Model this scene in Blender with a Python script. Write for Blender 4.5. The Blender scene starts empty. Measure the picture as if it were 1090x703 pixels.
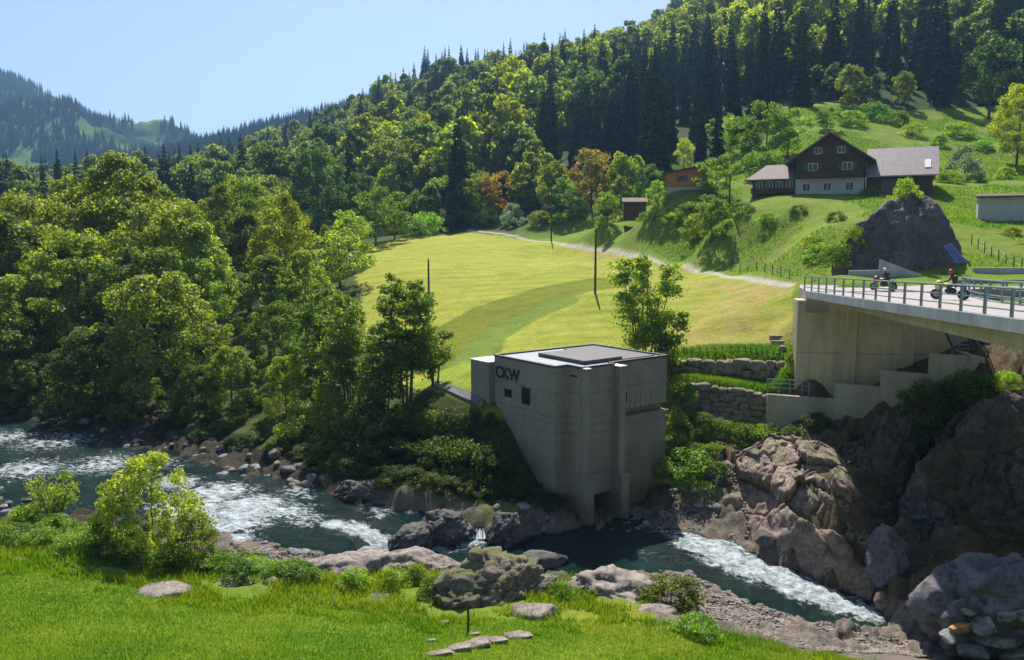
import bpy, bmesh, math, random
import numpy as np
from mathutils import Vector, Matrix
S = bpy.context.scene
C = S.collection
# ------------------------------------------------------------------ camera
F = 850.0; PITCH = math.radians(6.5); CZ = 20.0
cp, sp = math.cos(PITCH), math.sin(PITCH)
cam = bpy.data.objects.new("camera", bpy.data.cameras.new("camera"))
C.objects.link(cam)
cam.location = (0, 0, CZ); cam.rotation_euler = (math.radians(90) - PITCH, 0, 0)
cam.data.sensor_width = 36; cam.data.lens = 36 * F / 1090
cam.data.clip_start = 0.3; cam.data.clip_end = 12000
S.camera = cam
# ------------------------------------------------------------------ sky and sun
SUN_EL, SUN_AZ = math.radians(55), math.radians(1)      # azimuth from +Y, clockwise
W = bpy.data.worlds.new("World"); S.world = W; W.use_nodes = True
wn = W.node_tree
sky = wn.nodes.new("ShaderNodeTexSky"); sky.sky_type = 'NISHITA'; sky.sun_disc = False
sky.sun_elevation = SUN_EL; sky.sun_rotation = SUN_AZ
sky.altitude = 600; sky.air_density = 1.0; sky.dust_density = 2.2; sky.ozone_density = 1.3
bg = wn.nodes["Background"]; bg.inputs[1].default_value = 0.08
wn.links.new(sky.outputs[0], bg.inputs[0])
sl = bpy.data.lights.new("sun", 'SUN'); sl.energy = 5.0; sl.angle = math.radians(0.53); sl.color = (1.0, 0.94, 0.84)
sun = bpy.data.objects.new("sun", sl); C.objects.link(sun); sun.location = (0, 200, 300)
sd = Vector((math.sin(SUN_AZ) * math.cos(SUN_EL), math.cos(SUN_AZ) * math.cos(SUN_EL), math.sin(SUN_EL)))
sun.rotation_euler = sd.to_track_quat('Z', 'Y').to_euler()
vs = S.view_settings
vs.view_transform = 'Standard'; vs.look = 'None'; vs.exposure = 0.74; vs.gamma = 1.0; vs.use_curve_mapping = False
cy = S.cycles
cy.max_bounces = 6; cy.diffuse_bounces = 3; cy.glossy_bounces = 2; cy.transmission_bounces = 3
cy.transparent_max_bounces = 4; cy.volume_bounces = 0
cy.caustics_reflective = False; cy.caustics_refractive = False
cy.sample_clamp_indirect = 6

# ------------------------------------------------------------------ helpers: survey of the place
def P(px, py, Y):
    "world point at distance Y seen in direction of surveyed angles"
    u = (px - 545) / F; v = (351.5 - py) / F
    t = Y / (cp + v * sp)
    return (u * t, Y, CZ + t * (-sp + v * cp))
def PZ(px, py, z):
    u = (px - 545) / F; v = (351.5 - py) / F
    t = (z - CZ) / (-sp + v * cp)
    return (u * t, t * (cp + v * sp), z)
def PROJ(X, Y, Z):
    d = Y * cp - (Z - CZ) * sp
    v = (Y * sp + (Z - CZ) * cp) / d
    return 545 + F * X / d, 351.5 - F * v
# ------------------------------------------------------------------ numpy noise
def _h(ix, iy, iz, seed):
    n = (ix.astype(np.int64) * 374761393 + iy.astype(np.int64) * 668265263 + iz.astype(np.int64) * 2147483647 + seed * 974711) & 0xffffffff
    n = ((n ^ (n >> 13)) * 1274126177) & 0xffffffff
    n = ((n ^ (n >> 16)) * 2246822519) & 0xffffffff
    return ((n ^ (n >> 15)) & 0xffffff) / float(0xffffff)
def noise3(p, seed=0):
    i = np.floor(p); f = p - i; f = f * f * (3 - 2 * f)
    x, y, z = i[:, 0], i[:, 1], i[:, 2]; r = 0
    for a in (0, 1):
        for b in (0, 1):
            for c in (0, 1):
                w = (f[:, 0] if a else 1 - f[:, 0]) * (f[:, 1] if b else 1 - f[:, 1]) * (f[:, 2] if c else 1 - f[:, 2])
                r = r + w * _h(x + a, y + b, z + c, seed)
    return r * 2 - 1
def fbm(p, octv=4, seed=0, gain=.5):
    r = 0; a = 1; s = 0
    for o in range(octv):
        r = r + a * noise3(p * 2.03 ** o + o * 17.3, seed + o); s += a; a *= gain
    return r / s
def ridged(p, octv=4, seed=0):
    r = 0; a = 1; s = 0
    for o in range(octv):
        r = r + a * (1 - 2 * np.abs(noise3(p * 2.1 ** o + o * 9.1, seed + o))); s += a; a *= .5
    return r / s
def worley(p, seed=0):
    "jittered cell noise: nearest, second nearest distance and a random value per cell"
    i = np.floor(p); f1 = np.full(len(p), 9.); f2 = np.full(len(p), 9.); cid = np.zeros(len(p))
    for a in (-1, 0, 1):
        for b in (-1, 0, 1):
            for c in (-1, 0, 1):
                g = i + [a, b, c]; x, y, z = g[:, 0], g[:, 1], g[:, 2]
                q = g + np.stack([_h(x, y, z, seed), _h(x, y, z, seed + 1), _h(x, y, z, seed + 2)], -1); d = np.sqrt(((p - q) ** 2).sum(-1)); r = _h(x, y, z, seed + 3)
                n = d < f1; f2 = np.where(n, f1, np.minimum(f2, d)); cid = np.where(n, r, cid); f1 = np.where(n, d, f1)
    return f1, f2, cid
# ------------------------------------------------------------------ mesh helpers
def props(o, label=None, cat=None, group=None, kind=None):
    if label: o["label"] = label
    if cat: o["category"] = cat
    if group: o["group"] = group
    if kind: o["kind"] = kind
    return o
def mk_mesh(name, V, Fc, mats, midx=None, smooth=False):
    V = np.asarray(V, np.float32); me = bpy.data.meshes.new(name)
    if isinstance(Fc, np.ndarray):
        k = Fc.shape[1]; n = Fc.shape[0]
        me.vertices.add(len(V)); me.vertices.foreach_set("co", V.ravel())
        me.loops.add(n * k); me.loops.foreach_set("vertex_index", Fc.astype(np.int32).ravel())
        me.polygons.add(n); me.polygons.foreach_set("loop_start", np.arange(0, n * k, k, dtype=np.int32))
        if midx is not None: me.polygons.foreach_set("material_index", np.asarray(midx, np.int32))
        me.update(calc_edges=True)
    else:
        me.from_pydata([tuple(map(float, v)) for v in V], [], [tuple(map(int, f)) for f in Fc])
        if midx is not None: me.polygons.foreach_set("material_index", np.asarray(midx, np.int32))
        me.update()
    if not isinstance(mats, (list, tuple)): mats = [mats]
    for m in mats: me.materials.append(m)
    if smooth: me.polygons.foreach_set("use_smooth", [True] * len(me.polygons))
    return me
def link(name, me, parent=None, loc=(0, 0, 0), rz=0.0, sc=None):
    o = bpy.data.objects.new(name, me); C.objects.link(o)
    o.location = loc; o.rotation_euler = (0, 0, rz)
    if sc is not None: o.scale = (sc, sc, sc) if isinstance(sc, (int, float)) else sc
    if parent: o.parent = parent
    return o
def empty(name, loc=(0, 0, 0), rz=0.0):
    o = bpy.data.objects.new(name, None); C.objects.link(o); o.location = loc; o.rotation_euler = (0, 0, rz)
    o.empty_display_size = .3
    return o
class MB:
    def __init__(s): s.v = []; s.f = []
    def box(s, x0, x1, y0, y1, z0, z1, R=None, o=None):
        b = len(s.v)
        pts = [(x, y, z) for z in (z0, z1) for x, y in ((x0, y0), (x1, y0), (x1, y1), (x0, y1))]
        if R is not None: pts = [tuple(R @ Vector(p) + Vector(o or (0, 0, 0))) for p in pts]
        s.v += pts
        s.f += [tuple(b + i for i in q) for q in ((0, 3, 2, 1), (4, 5, 6, 7), (0, 1, 5, 4), (1, 2, 6, 5), (2, 3, 7, 6), (3, 0, 4, 7))]
        return s
    def prism(s, poly, d0, d1):
        "closed solid: lower ring d0(x,y)->z list, upper ring; poly list of 3D base points & list of top points"
        b = len(s.v); n = len(poly)
        s.v += list(d0) + list(d1)
        s.f.append(tuple(b + i for i in range(n))[::-1]); s.f.append(tuple(b + n + i for i in range(n)))
        for i in range(n):
            j = (i + 1) % n; s.f.append((b + i, b + j, b + n + j, b + n + i))
        return s
    def ext(s, poly, z0, z1):
        return s.prism(poly, [(x, y, z0) for x, y in poly], [(x, y, z1) for x, y in poly])
    def tube(s, pts, rad, n=6, cap=True):
        b0 = len(s.v); pts = [Vector(p) for p in pts]; m = len(pts)
        if not hasattr(rad, '__len__'): rad = [rad] * m
        for i, p in enumerate(pts):
            d = (pts[min(i + 1, m - 1)] - pts[max(i - 1, 0)]).normalized()
            a = d.cross(Vector((0, 0, 1)) if abs(d.z) < .9 else Vector((1, 0, 0))).normalized(); c = d.cross(a)
            for k in range(n):
                t = 2 * math.pi * k / n
                s.v.append(tuple(p + (a * math.cos(t) + c * math.sin(t)) * rad[i]))
        for i in range(m - 1):
            for k in range(n):
                k2 = (k + 1) % n; q = b0 + i * n
                s.f.append((q + k, q + k2, q + n + k2, q + n + k))
        if cap:
            s.f.append(tuple(b0 + k for k in range(n))[::-1]); s.f.append(tuple(b0 + (m - 1) * n + k for k in range(n)))
        return s
    def add(s, V, Fc):
        b = len(s.v); s.v += [tuple(map(float, v)) for v in V]; s.f += [tuple(b + int(i) for i in f) for f in Fc]; return s
    def build(s, name, mat, parent=None, loc=(0, 0, 0), rz=0.0, bevel=0, smooth=False):
        me = mk_mesh(name, s.v, s.f, mat, smooth=smooth)
        bm = bmesh.new(); bm.from_mesh(me)
        bmesh.ops.recalc_face_normals(bm, faces=bm.faces)
        if bevel: bmesh.ops.bevel(bm, geom=[e for e in bm.edges if len(e.link_faces) == 2 and e.calc_face_angle(0) > .5], offset=bevel, segments=1, affect='EDGES')
        bm.to_mesh(me); bm.free()
        return link(name, me, parent, loc, rz)
# ------------------------------------------------------------------ materials
def newmat(name):
    m = bpy.data.materials.new(name); m.use_nodes = True
    return m, m.node_tree, m.node_tree.nodes["Principled BSDF"]
def N(nt, t, **kw):
    n = nt.nodes.new(t)
    for k, v in kw.items():
        if k in n.inputs.keys() if hasattr(n.inputs, 'keys') else False: n.inputs[k].default_value = v
        else: setattr(n, k, v)
    return n
def noise_node(nt, scale, detail=4, rough=.6, coord='Object', stretch=None):
    tc = nt.nodes.new("ShaderNodeTexCoord"); n = nt.nodes.new("ShaderNodeTexNoise")
    n.inputs["Scale"].default_value = scale; n.inputs["Detail"].default_value = detail; n.inputs["Roughness"].default_value = rough
    if stretch:
        mp = nt.nodes.new("ShaderNodeMapping"); mp.inputs["Scale"].default_value = stretch
        nt.links.new(tc.outputs[coord], mp.inputs[0]); nt.links.new(mp.outputs[0], n.inputs["Vector"])
    else: nt.links.new(tc.outputs[coord], n.inputs["Vector"])
    return n
def ramp(nt, src, stops):
    r = nt.nodes.new("ShaderNodeValToRGB"); el = r.color_ramp.elements
    while len(el) < len(stops): el.new(.5)
    for e, (p, c) in zip(el, stops): e.position = p; e.color = (*c, 1) if len(c) == 3 else c
    nt.links.new(src, r.inputs[0]); return r
def mixc(nt, a, b, f, mode='MIX'):
    m = nt.nodes.new("ShaderNodeMix"); m.data_type = 'RGBA'; m.blend_type = mode
    for s, x in ((m.inputs[6], a), (m.inputs[7], b), (m.inputs[0], f)):
        if hasattr(x, 'is_linked'): nt.links.new(x, s)
        elif isinstance(x, tuple): s.default_value = (*x, 1)
        else: s.default_value = x
    return m.outputs[2]
def bump(nt, bsdf, h, strength=.4, dist=.1):
    b = nt.nodes.new("ShaderNodeBump"); b.inputs["Strength"].default_value = strength; b.inputs["Distance"].default_value = dist
    nt.links.new(h, b.inputs["Height"]); nt.links.new(b.outputs[0], bsdf.inputs["Normal"]); return b
def simple(name, col, rough=.7, metal=0.0, var=.25, scale=3.0, bmp=.15, coord='Object'):
    m, nt, b = newmat(name)
    n = noise_node(nt, scale, 5, .65, coord)
    c2 = tuple(min(1, x * (1 + var)) for x in col); c1 = tuple(x * (1 - var) for x in col)
    r = ramp(nt, n.outputs[0], [(.3, c1), (.7, c2)])
    nt.links.new(r.outputs[0], b.inputs["Base Color"]); b.inputs["Roughness"].default_value = rough; b.inputs["Metallic"].default_value = metal
    if bmp: bump(nt, b, n.outputs[0], bmp, .05)
    return m
def concrete(name, c, plank=0, streak=.7, algae=False):
    m, nt, b = newmat(name)
    n1 = noise_node(nt, .35, 5, .6); n2 = noise_node(nt, 3.5, 6, .7); n3 = noise_node(nt, 1.2, 4, .6, stretch=(1, 1, .12))
    r = ramp(nt, n1.outputs[0], [(.3, tuple(x * .8 for x in c)), (.7, tuple(x * 1.12 for x in c))])
    o = mixc(nt, r.outputs[0], ramp(nt, n2.outputs[0], [(.3, (.78, .78, .76)), (.6, (1, 1, 1))]).outputs[0], .8, 'MULTIPLY')
    o = mixc(nt, o, ramp(nt, n3.outputs[0], [(.35, (.72, .71, .68)), (.55, (1, 1, 1))]).outputs[0], streak, 'MULTIPLY')
    if plank:
        tc = nt.nodes.new("ShaderNodeTexCoord"); w = nt.nodes.new("ShaderNodeTexWave"); w.bands_direction = 'Z'
        w.inputs["Scale"].default_value = plank; w.inputs["Distortion"].default_value = .6; w.inputs["Detail"].default_value = 2
        nt.links.new(tc.outputs["Object"], w.inputs[0])
        o = mixc(nt, o, ramp(nt, w.outputs["Fac"], [(.0, (.84, .83, .8)), (.25, (1, 1, 1))]).outputs[0], .8, 'MULTIPLY')
    if algae:
        g = nt.nodes.new("ShaderNodeTexCoord"); sx = nt.nodes.new("ShaderNodeSeparateXYZ"); nt.links.new(g.outputs["Object"], sx.inputs[0])
        na = noise_node(nt, 1.3, 6, .7, stretch=(1, 1, .3)); ma = nt.nodes.new("ShaderNodeMath"); ma.operation = 'MULTIPLY_ADD'; ma.inputs[1].default_value = -3.0
        nt.links.new(na.outputs[0], ma.inputs[0]); nt.links.new(sx.outputs[2], ma.inputs[2])
        o = mixc(nt, o, (.55, .55, .42), ramp(nt, ma.outputs[0], [(0.0, (.75, .75, .75)), (.5, (0, 0, 0))]).outputs[0], 'MULTIPLY')
        vt = nt.nodes.new("ShaderNodeTexVoronoi"); vt.inputs["Scale"].default_value = .8; vt.inputs["Randomness"].default_value = 0; nt.links.new(g.outputs["Object"], vt.inputs["Vector"])
        o = mixc(nt, o, (.35, .34, .3), ramp(nt, vt.outputs["Distance"], [(.03, (.8, .8, .8)), (.045, (0, 0, 0))]).outputs[0], 'MULTIPLY')
    nt.links.new(o, b.inputs["Base Color"]); b.inputs["Roughness"].default_value = .85
    bump(nt, b, n2.outputs[0], .15, .03)
    return m
def rock_mat(name, a, b_, moss=0.0, scale=1.0, mosscol=(.07, .10, .02)):
    m, nt, b = newmat(name)
    n1 = noise_node(nt, .5 * scale, 8, .7); n2 = noise_node(nt, 4 * scale, 8, .75); n3 = noise_node(nt, 1.1 * scale, 5, .6, stretch=(1, 1, 2.5))
    r = ramp(nt, n1.outputs[0], [(.28, a), (.5, tuple((x + y) / 2 for x, y in zip(a, b_))), (.72, b_)])
    o = mixc(nt, r.outputs[0], ramp(nt, n2.outputs[0], [(.3, (.30, .28, .27)), (.48, (.9, .9, .9)), (.75, (1.4, 1.36, 1.32))]).outputs[0], .85, 'MULTIPLY')
    o = mixc(nt, o, ramp(nt, n3.outputs[0], [(.38, (.5, .45, .42)), (.5, (1, 1, 1))]).outputs[0], .6, 'MULTIPLY')
    vo = nt.nodes.new("ShaderNodeTexVoronoi"); vo.feature = 'DISTANCE_TO_EDGE'; vo.inputs["Scale"].default_value = .9 * scale
    tcv = nt.nodes.new("ShaderNodeTexCoord"); mxv = nt.nodes.new("ShaderNodeMix"); mxv.data_type = 'RGBA'; mxv.blend_type = 'LINEAR_LIGHT'; mxv.inputs[0].default_value = .8
    nt.links.new(tcv.outputs["Object"], mxv.inputs[6]); nt.links.new(n1.outputs["Color"], mxv.inputs[7]); nt.links.new(mxv.outputs[2], vo.inputs["Vector"])
    cr = ramp(nt, vo.outputs["Distance"], [(0, (.25, .22, .2)), (.035, (1, 1, 1))]); msk = ramp(nt, n3.outputs[0], [(.48, (0, 0, 0)), (.62, (.6, .6, .6))]); o = mixc(nt, o, cr.outputs[0], msk.outputs[0], 'MULTIPLY')
    if moss:
        g = nt.nodes.new("ShaderNodeNewGeometry"); sx = nt.nodes.new("ShaderNodeSeparateXYZ"); nt.links.new(g.outputs["Normal"], sx.inputs[0])
        nm = noise_node(nt, 1.3 * scale, 6, .7)
        ad = nt.nodes.new("ShaderNodeMath"); ad.operation = 'MULTIPLY'; nt.links.new(sx.outputs[2], ad.inputs[0]); nt.links.new(nm.outputs[0], ad.inputs[1])
        mr = ramp(nt, ad.outputs[0], [(.52 - .2 * moss, (0, 0, 0)), (.58 - .2 * moss, (1, 1, 1))])
        o = mixc(nt, o, mosscol, mr.outputs[0])
    nt.links.new(o, b.inputs["Base Color"]); b.inputs["Roughness"].default_value = .8
    ad2 = nt.nodes.new("ShaderNodeMath"); nt.links.new(n2.outputs[0], ad2.inputs[0]); nt.links.new(n1.outputs[0], ad2.inputs[1])
    bump(nt, b, ad2.outputs[0], .7, .12)
    return m
def leaf_mat(name, c1, c2, trans=.45, usecol=True, rnd=.3, gloss=.02, hue=False, isl=1.0, nsc=.45):
    m = bpy.data.materials.new(name); m.use_nodes = True; nt = m.node_tree; nt.nodes.clear()
    out = nt.nodes.new("ShaderNodeOutputMaterial")
    n = noise_node(nt, nsc, 3, .6); r = ramp(nt, n.outputs[0], [(.38, c1), (.62, c2)])
    oi = nt.nodes.new("ShaderNodeObjectInfo"); col = r.outputs[0]
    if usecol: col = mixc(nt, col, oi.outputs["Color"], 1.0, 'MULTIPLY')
    if hue: col = mixc(nt, col, ramp(nt, oi.outputs['Random'], [(0, (.8, .95, .9)), (.45, (1, 1, 1)), (.75, (1.3, 1.25, .95)), (1, (1.0, 1.0, 1.1))]).outputs[0], 1.0, 'MULTIPLY')
    ge = nt.nodes.new("ShaderNodeNewGeometry")
    col = mixc(nt, col, ramp(nt, ge.outputs["Random Per Island"], [(0, (.5, .55, .55)), (.5, (.95, .97, .95)), (1, (1.45, 1.5, 1.4))]).outputs[0], isl, 'MULTIPLY')
    hs = nt.nodes.new("ShaderNodeHueSaturation")
    mr = nt.nodes.new("ShaderNodeMapRange"); mr.inputs[3].default_value = 1 - rnd; mr.inputs[4].default_value = 1 + rnd
    nt.links.new(oi.outputs["Random"], mr.inputs[0]); nt.links.new(mr.outputs[0], hs.inputs["Value"]); nt.links.new(col, hs.inputs["Color"])
    d = nt.nodes.new("ShaderNodeBsdfDiffuse"); t = nt.nodes.new("ShaderNodeBsdfTranslucent"); g = nt.nodes.new("ShaderNodeBsdfGlossy")
    g.inputs["Roughness"].default_value = .45; g.inputs["Color"].default_value = (.9, .95, 1, 1)
    nt.links.new(hs.outputs[0], d.inputs[0])
    tcol = mixc(nt, hs.outputs[0], (1.45, 1.5, .5), 1.0, 'MULTIPLY'); nt.links.new(tcol, t.inputs[0])
    m1 = nt.nodes.new("ShaderNodeMixShader"); m1.inputs[0].default_value = trans; nt.links.new(d.outputs[0], m1.inputs[1]); nt.links.new(t.outputs[0], m1.inputs[2])
    m2 = nt.nodes.new("ShaderNodeMixShader"); m2.inputs[0].default_value = gloss; nt.links.new(m1.outputs[0], m2.inputs[1]); nt.links.new(g.outputs[0], m2.inputs[2])
    nt.links.new(m2.outputs[0], out.inputs[0])
    return m
M = {}
M['bconc'] = concrete('building concrete', (.265, .245, .205), streak=.35, algae=True)
M['bconc_dark'] = concrete('darker concrete', (.20, .19, .17))
M['conc'] = concrete('bridge abutment concrete', (.64, .53, .33), plank=1.3)
M['conc2'] = concrete('wing wall concrete', (.42, .39, .29))
M['fascia'] = concrete('fascia concrete', (.42, .44, .46))
M['roofmem'] = simple('roof gravel sheet', (.24, .27, .30), .6, var=.2, scale=2)
M['roofdark'] = simple('dark roof sheet', (.06, .06, .065), .6, var=.2, scale=2)
M['black'] = simple('black lettering', (.01, .01, .01), .5, var=0, bmp=0)
M['glassdark'] = simple('dark glass', (.02, .022, .025), .15, var=.1, bmp=0)
M['galv'] = simple('galvanised steel', (.22, .27, .28), .5, .5, var=.15)
M['darksteel'] = simple('dark steel', (.06, .08, .10), .5, .4, var=.15)
M['road'] = simple('road asphalt', (.33, .30, .29), .9, var=.12, scale=6)
M['asphalt'] = simple('grey drive asphalt', (.14, .14, .16), .9, var=.15, scale=2)
M['bark'] = simple('bark', (.10, .08, .06), .9, var=.45, scale=6, bmp=.5)
M['barkpale'] = simple('pale bark', (.20, .18, .14), .9, var=.4, scale=6, bmp=.5)
M['pole'] = simple('weathered pole wood', (.07, .055, .045), .9, var=.3)
M['wood'] = simple('brown timber cladding', (.075, .042, .028), .85, var=.3, scale=2)
M['woodor'] = simple('orange timber cladding', (.38, .17, .06), .8, var=.2, scale=2)
M['woodgrey'] = simple('grey old wood', (.14, .11, .09), .9, var=.35, scale=2)
M['plaster'] = simple('white plaster', (.42, .42, .40), .85, var=.1, scale=.8)
M['white'] = simple('white paint', (.75, .75, .72), .6, var=.05)
M['shutter'] = simple('green shutter', (.04, .09, .04), .6, var=.15)
M['rock'] = rock_mat('river rock', (.16, .13, .115), (.42, .36, .32), 0, 1.0)
M['rockbrown'] = rock_mat('brown rock', (.14, .095, .07), (.42, .32, .26), .35, .8)
M['rockmoss'] = rock_mat('mossy rock', (.12, .095, .08), (.34, .28, .25), .72, 1.0, (.10, .11, .02))
M['rockdark'] = rock_mat('wet dark rock', (.045, .045, .05), (.16, .15, .15), .2, 1.0)
M['rockgrey'] = rock_mat('grey outcrop rock', (.04, .035, .036), (.17, .148, .145), 0, .6)
M['rockcliff_shade'] = rock_mat('cliff rock with painted shade', (.03, .024, .02), (.13, .10, .08), .3, .8)  # brown rock darkened; shade of the gorge is put into its colour
M['rockpurple'] = rock_mat('greyish boulder', (.085, .078, .095), (.23, .21, .25), 0, .9)
M['rockorange'] = rock_mat('orange stone', (.42, .19, .06), (.55, .30, .12), 0, 1.0)
M['rockblue'] = rock_mat('blue grey stone', (.16, .18, .20), (.36, .38, .40), 0, 1.0)
M['wallstone'] = rock_mat('wall stone', (.10, .085, .06), (.36, .31, .22), .25, .8)
M['leafA'] = leaf_mat('broad leaves', (.115, .158, .030), (.190, .225, .055), .62, hue=True)
M['leafL'] = leaf_mat('lime leaves', (.17, .22, .018), (.27, .30, .032), .64, hue=False)
M['blossom'] = leaf_mat('pale blossom', (.30, .34, .24), (.50, .52, .46), .3, hue=False)
M['needle'] = leaf_mat('spruce needles', (.014, .034, .020), (.026, .052, .026), .2, gloss=0)
M['grassblade'] = leaf_mat('grass blades', (.085, .20, .014), (.20, .275, .026), .5, usecol=True, rnd=.05, gloss=0, isl=.8, nsc=.16)

# ------------------------------------------------------------------ terrain
WATER = [PZ(*a) for a in [(-250,420,2.6),(-100,430,2.5),(0,450,2.3),(0,520,2.2),(0,560,2.2),(150,470,2.1),(150,520,2.05),(250,520,1.9),(250,560,1.8),(310,540,1.6),(320,580,1.45),
    (345,540,1.5),(350,590,1.25),(375,545,1.4),(372,572,1.3),(400,545,1.35),(430,550,1.2),(455,552,1.0),
    (400,592,.05),(425,585,.0),(460,575,0),(500,575,0),(500,600,0),(560,575,0),(600,600,0),(700,570,-.05),(680,615,-.05),(720,590,-.1),
    (740,570,-.2),(745,605,-.3),(790,585,-.7),(800,610,-.9),(850,610,-1.5),(890,635,-2.1),(925,650,-2.5),(960,650,-2.8),(1000,630,-2.9)]] + [(27, 41.5, -3), (33, 38, -3.2), (-90, 110, 3), (48, 27, -3.5)]
TP = []
def tz(*L):
    for a in L: TP.append(PZ(*a))
def ty(*L):
    for a in L: TP.append(P(*a))
def tw(*L):
    for a in L: TP.append(a)
ty((960, 545, 48.5), (950, 470, 57), (1000, 455, 54.5), (1050, 430, 52), (1060, 420, 52), (1090, 450, 51), (1120, 520, 48), (1090, 560, 46), (1160, 520, 48), (1200, 440, 50), (1020, 560, 47.5), (1000, 500, 51), (1060, 500, 50))
tw((26, 35.5, .3), (29, 33, 1.5), (31, 31, 3), (24, 36.5, -1.0))
# camera bank and foreground meadow
tw((0, -30, 17), (-40, -30, 17), (40, -30, 17), (0, 0, 15.5), (-20, 0, 15.5), (20, 0, 15.5), (0, 12, 10.5), (-20, 12, 11), (18, 12, 11), (0, 20, 7), (-22, 20, 8), (16, 20, 7), (-60, 25, 9), (26, 20, 10), (32, 26, 12), (24, 27, 5),(-60,40,5),(50,0,17),(60,25,14))
ty((0, 703, 27), (-100, 700, 28), (200, 703, 27.5), (400, 703, 29), (545, 703, 30.5), (700, 703, 31.5), (850, 703, 33), (980, 703, 34))
tz((0, 598, 3.5), (-120, 580, 3.7), (100, 618, 3.2), (200, 638, 2.9), (300, 645, 2.7), (400, 655, 2.4), (500, 662, 2.2), (600, 662, 2.0), (700, 662, 1.6), (780, 678, .9), (860, 697, .3),
   (100, 655, 3.6), (300, 670, 3.1), (500, 680, 2.8), (650, 680, 2.4))
# near bank
tz((0, 570, 3.0), (60, 575, 3.0), (0, 548, 2.4), (70, 552, 2.35), (130, 590, 2.9), (180, 580, 2.2), (225, 600, 2.1), (240, 590, 1.95), (300, 605, 1.9), (340, 610, 1.9), (400, 610, 1.8), (450, 610, 1.6), (520, 625, 1.7), (570, 618, .9),
   (640, 615, .5), (690, 625, .4), (725, 618, .2), (750, 635, .1), (800, 648, -.5), (860, 665, -1.2), (910, 672, -1.8), (950, 672, -2.2), (990, 690, -1.9), (1060, 700, -1), (340, 597, 1.3), (280, 588, 1.85))
# river bed
tz((-200, 440, 1.8), (20, 460, 1.6), (20, 520, 1.6), (80, 500, 1.5), (130, 520, 1.45), (180, 545, 1.4), (200, 505, 1.4), (260, 530, 1.2), (280, 565, 1.1), (320, 535, .9), (340, 570, .6), (360, 545, .8), (400, 590, -.5), (430, 580, -.7),
   (470, 585, -.9), (550, 590, -1), (620, 588, -.9), (680, 600, -.7), (710, 580, -.6), (750, 590, -.9), (800, 600, -1.4), (850, 620, -2.1), (890, 640, -2.8), (930, 652, -3.2), (970, 640, -3.5), (1010, 620, -3.6))
tw((26.5, 41.5, -4), (30, 39.5, -4), (33, 38, -4), (48, 27, -4.2))
# far bank
tz((-200, 412, 3.0), (0, 434, 2.8), (100, 448, 2.7), (200, 468, 2.6), (300, 492, 2.4), (360, 518, 2.0), (430, 532, 2.0), (470, 540, 1.7), (540, 552, 1.2), (590, 548, 1.0), (625, 566, .0), (665, 556, .1), (710, 545, .3), (745, 548, .3), (790, 552, .3),
   (840, 578, .2), (890, 600, -.5), (930, 622, -1.5), (780, 510, 2.2), (850, 490, 3.8), (830, 468, 4.4), (900, 520, 3.6), 
   (740, 500, 2.6), (770, 470, 3.8), (730, 465, 4.3))
tw((-60, 95, 5), (-45, 92, 4.6), (-30, 82, 5), (-20, 76, 5.5), (-12, 70, 6.0), (-90, 130, 7), (-60, 125, 8), (-30, 110, 8.5))
ty((420, 440, 66), (462, 424, 64.5), (490, 431, 62), (510, 431, 60.5), (526, 425, 60.6), (480, 470, 60.0), (440, 480, 60), (500, 505, 57.8), (546, 460, 58.6), (566, 500, 56.8), (540, 520, 56.3), (520, 440, 59.8))
tw((4.5, 57.5, .5), (9, 60, .8), (6, 62, 3), (10, 66, 6), (0, 63.2, 6.6), (2, 66, 6.8))
# terraces by the stone walls
for k in range(8):
    f = k / 7; x = 13.6 + 7.1 * f; y = 66.6 - 2.5 * f
    tw((x, y - .25, 4.6), (x + .3, y + .95, 7.75 - .5 * f), (x - .4, y - 1.8, 4.0 - .5 * f))
    x = 14.0 + 8.9 * f; y = 70.9 - 3.6 * f
    tw((x, y - .25, 7.6), (x + .3, y + .95, 9.15 + .3 * f), (x + .6, y + 2.4, 9.7 + .3 * f))
tw((12, 69.5, 7.8), (12, 66.5, 5.5), (12.4, 63.6, 2.2), (11.6, 62, 1.2), (13.4, 61.5, 2.0))
ty((780, 337, 79.5), (800, 362, 74.3), (760, 362, 75.5), (720, 350, 81), (700, 372, 74))
# field
ty((470, 411, 66), (490, 418, 63.5), (482, 398, 71), (520, 391, 68), (450, 400, 75), (505, 405, 66), (456, 320, 105), (540, 350, 88), (540, 300, 112), (600, 360, 80), (633, 312, 96), (620, 280, 120), (700, 330, 88), (740, 340, 82), (780, 320, 86), (660, 370, 76),
   (385, 270, 150), (385, 262, 162), (420, 290, 125), (430, 250, 178), (500, 247, 185), (500, 280, 130), (560, 262, 150), (590, 258, 155), (650, 268, 135), (842, 340, 77), (845, 372, 71.5), (600, 248, 168), (680, 250, 145))
ty((842, 305, 84), (842, 322, 80), (870, 302, 73), (930, 300, 72), (1000, 300, 72), (1090, 300, 72), (1180, 300, 72), (900, 303, 68), (860, 307, 66))
tw((30, 66, 14.5), (40, 66, 15), (50, 66, 15.5), (60, 60, 15.5), (38, 60, 13.5), (45, 52, 13), (48, 40, 12), (42, 48, 11), (55, 35, 13), (60, 48, 15), (70, 70, 18))
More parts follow.
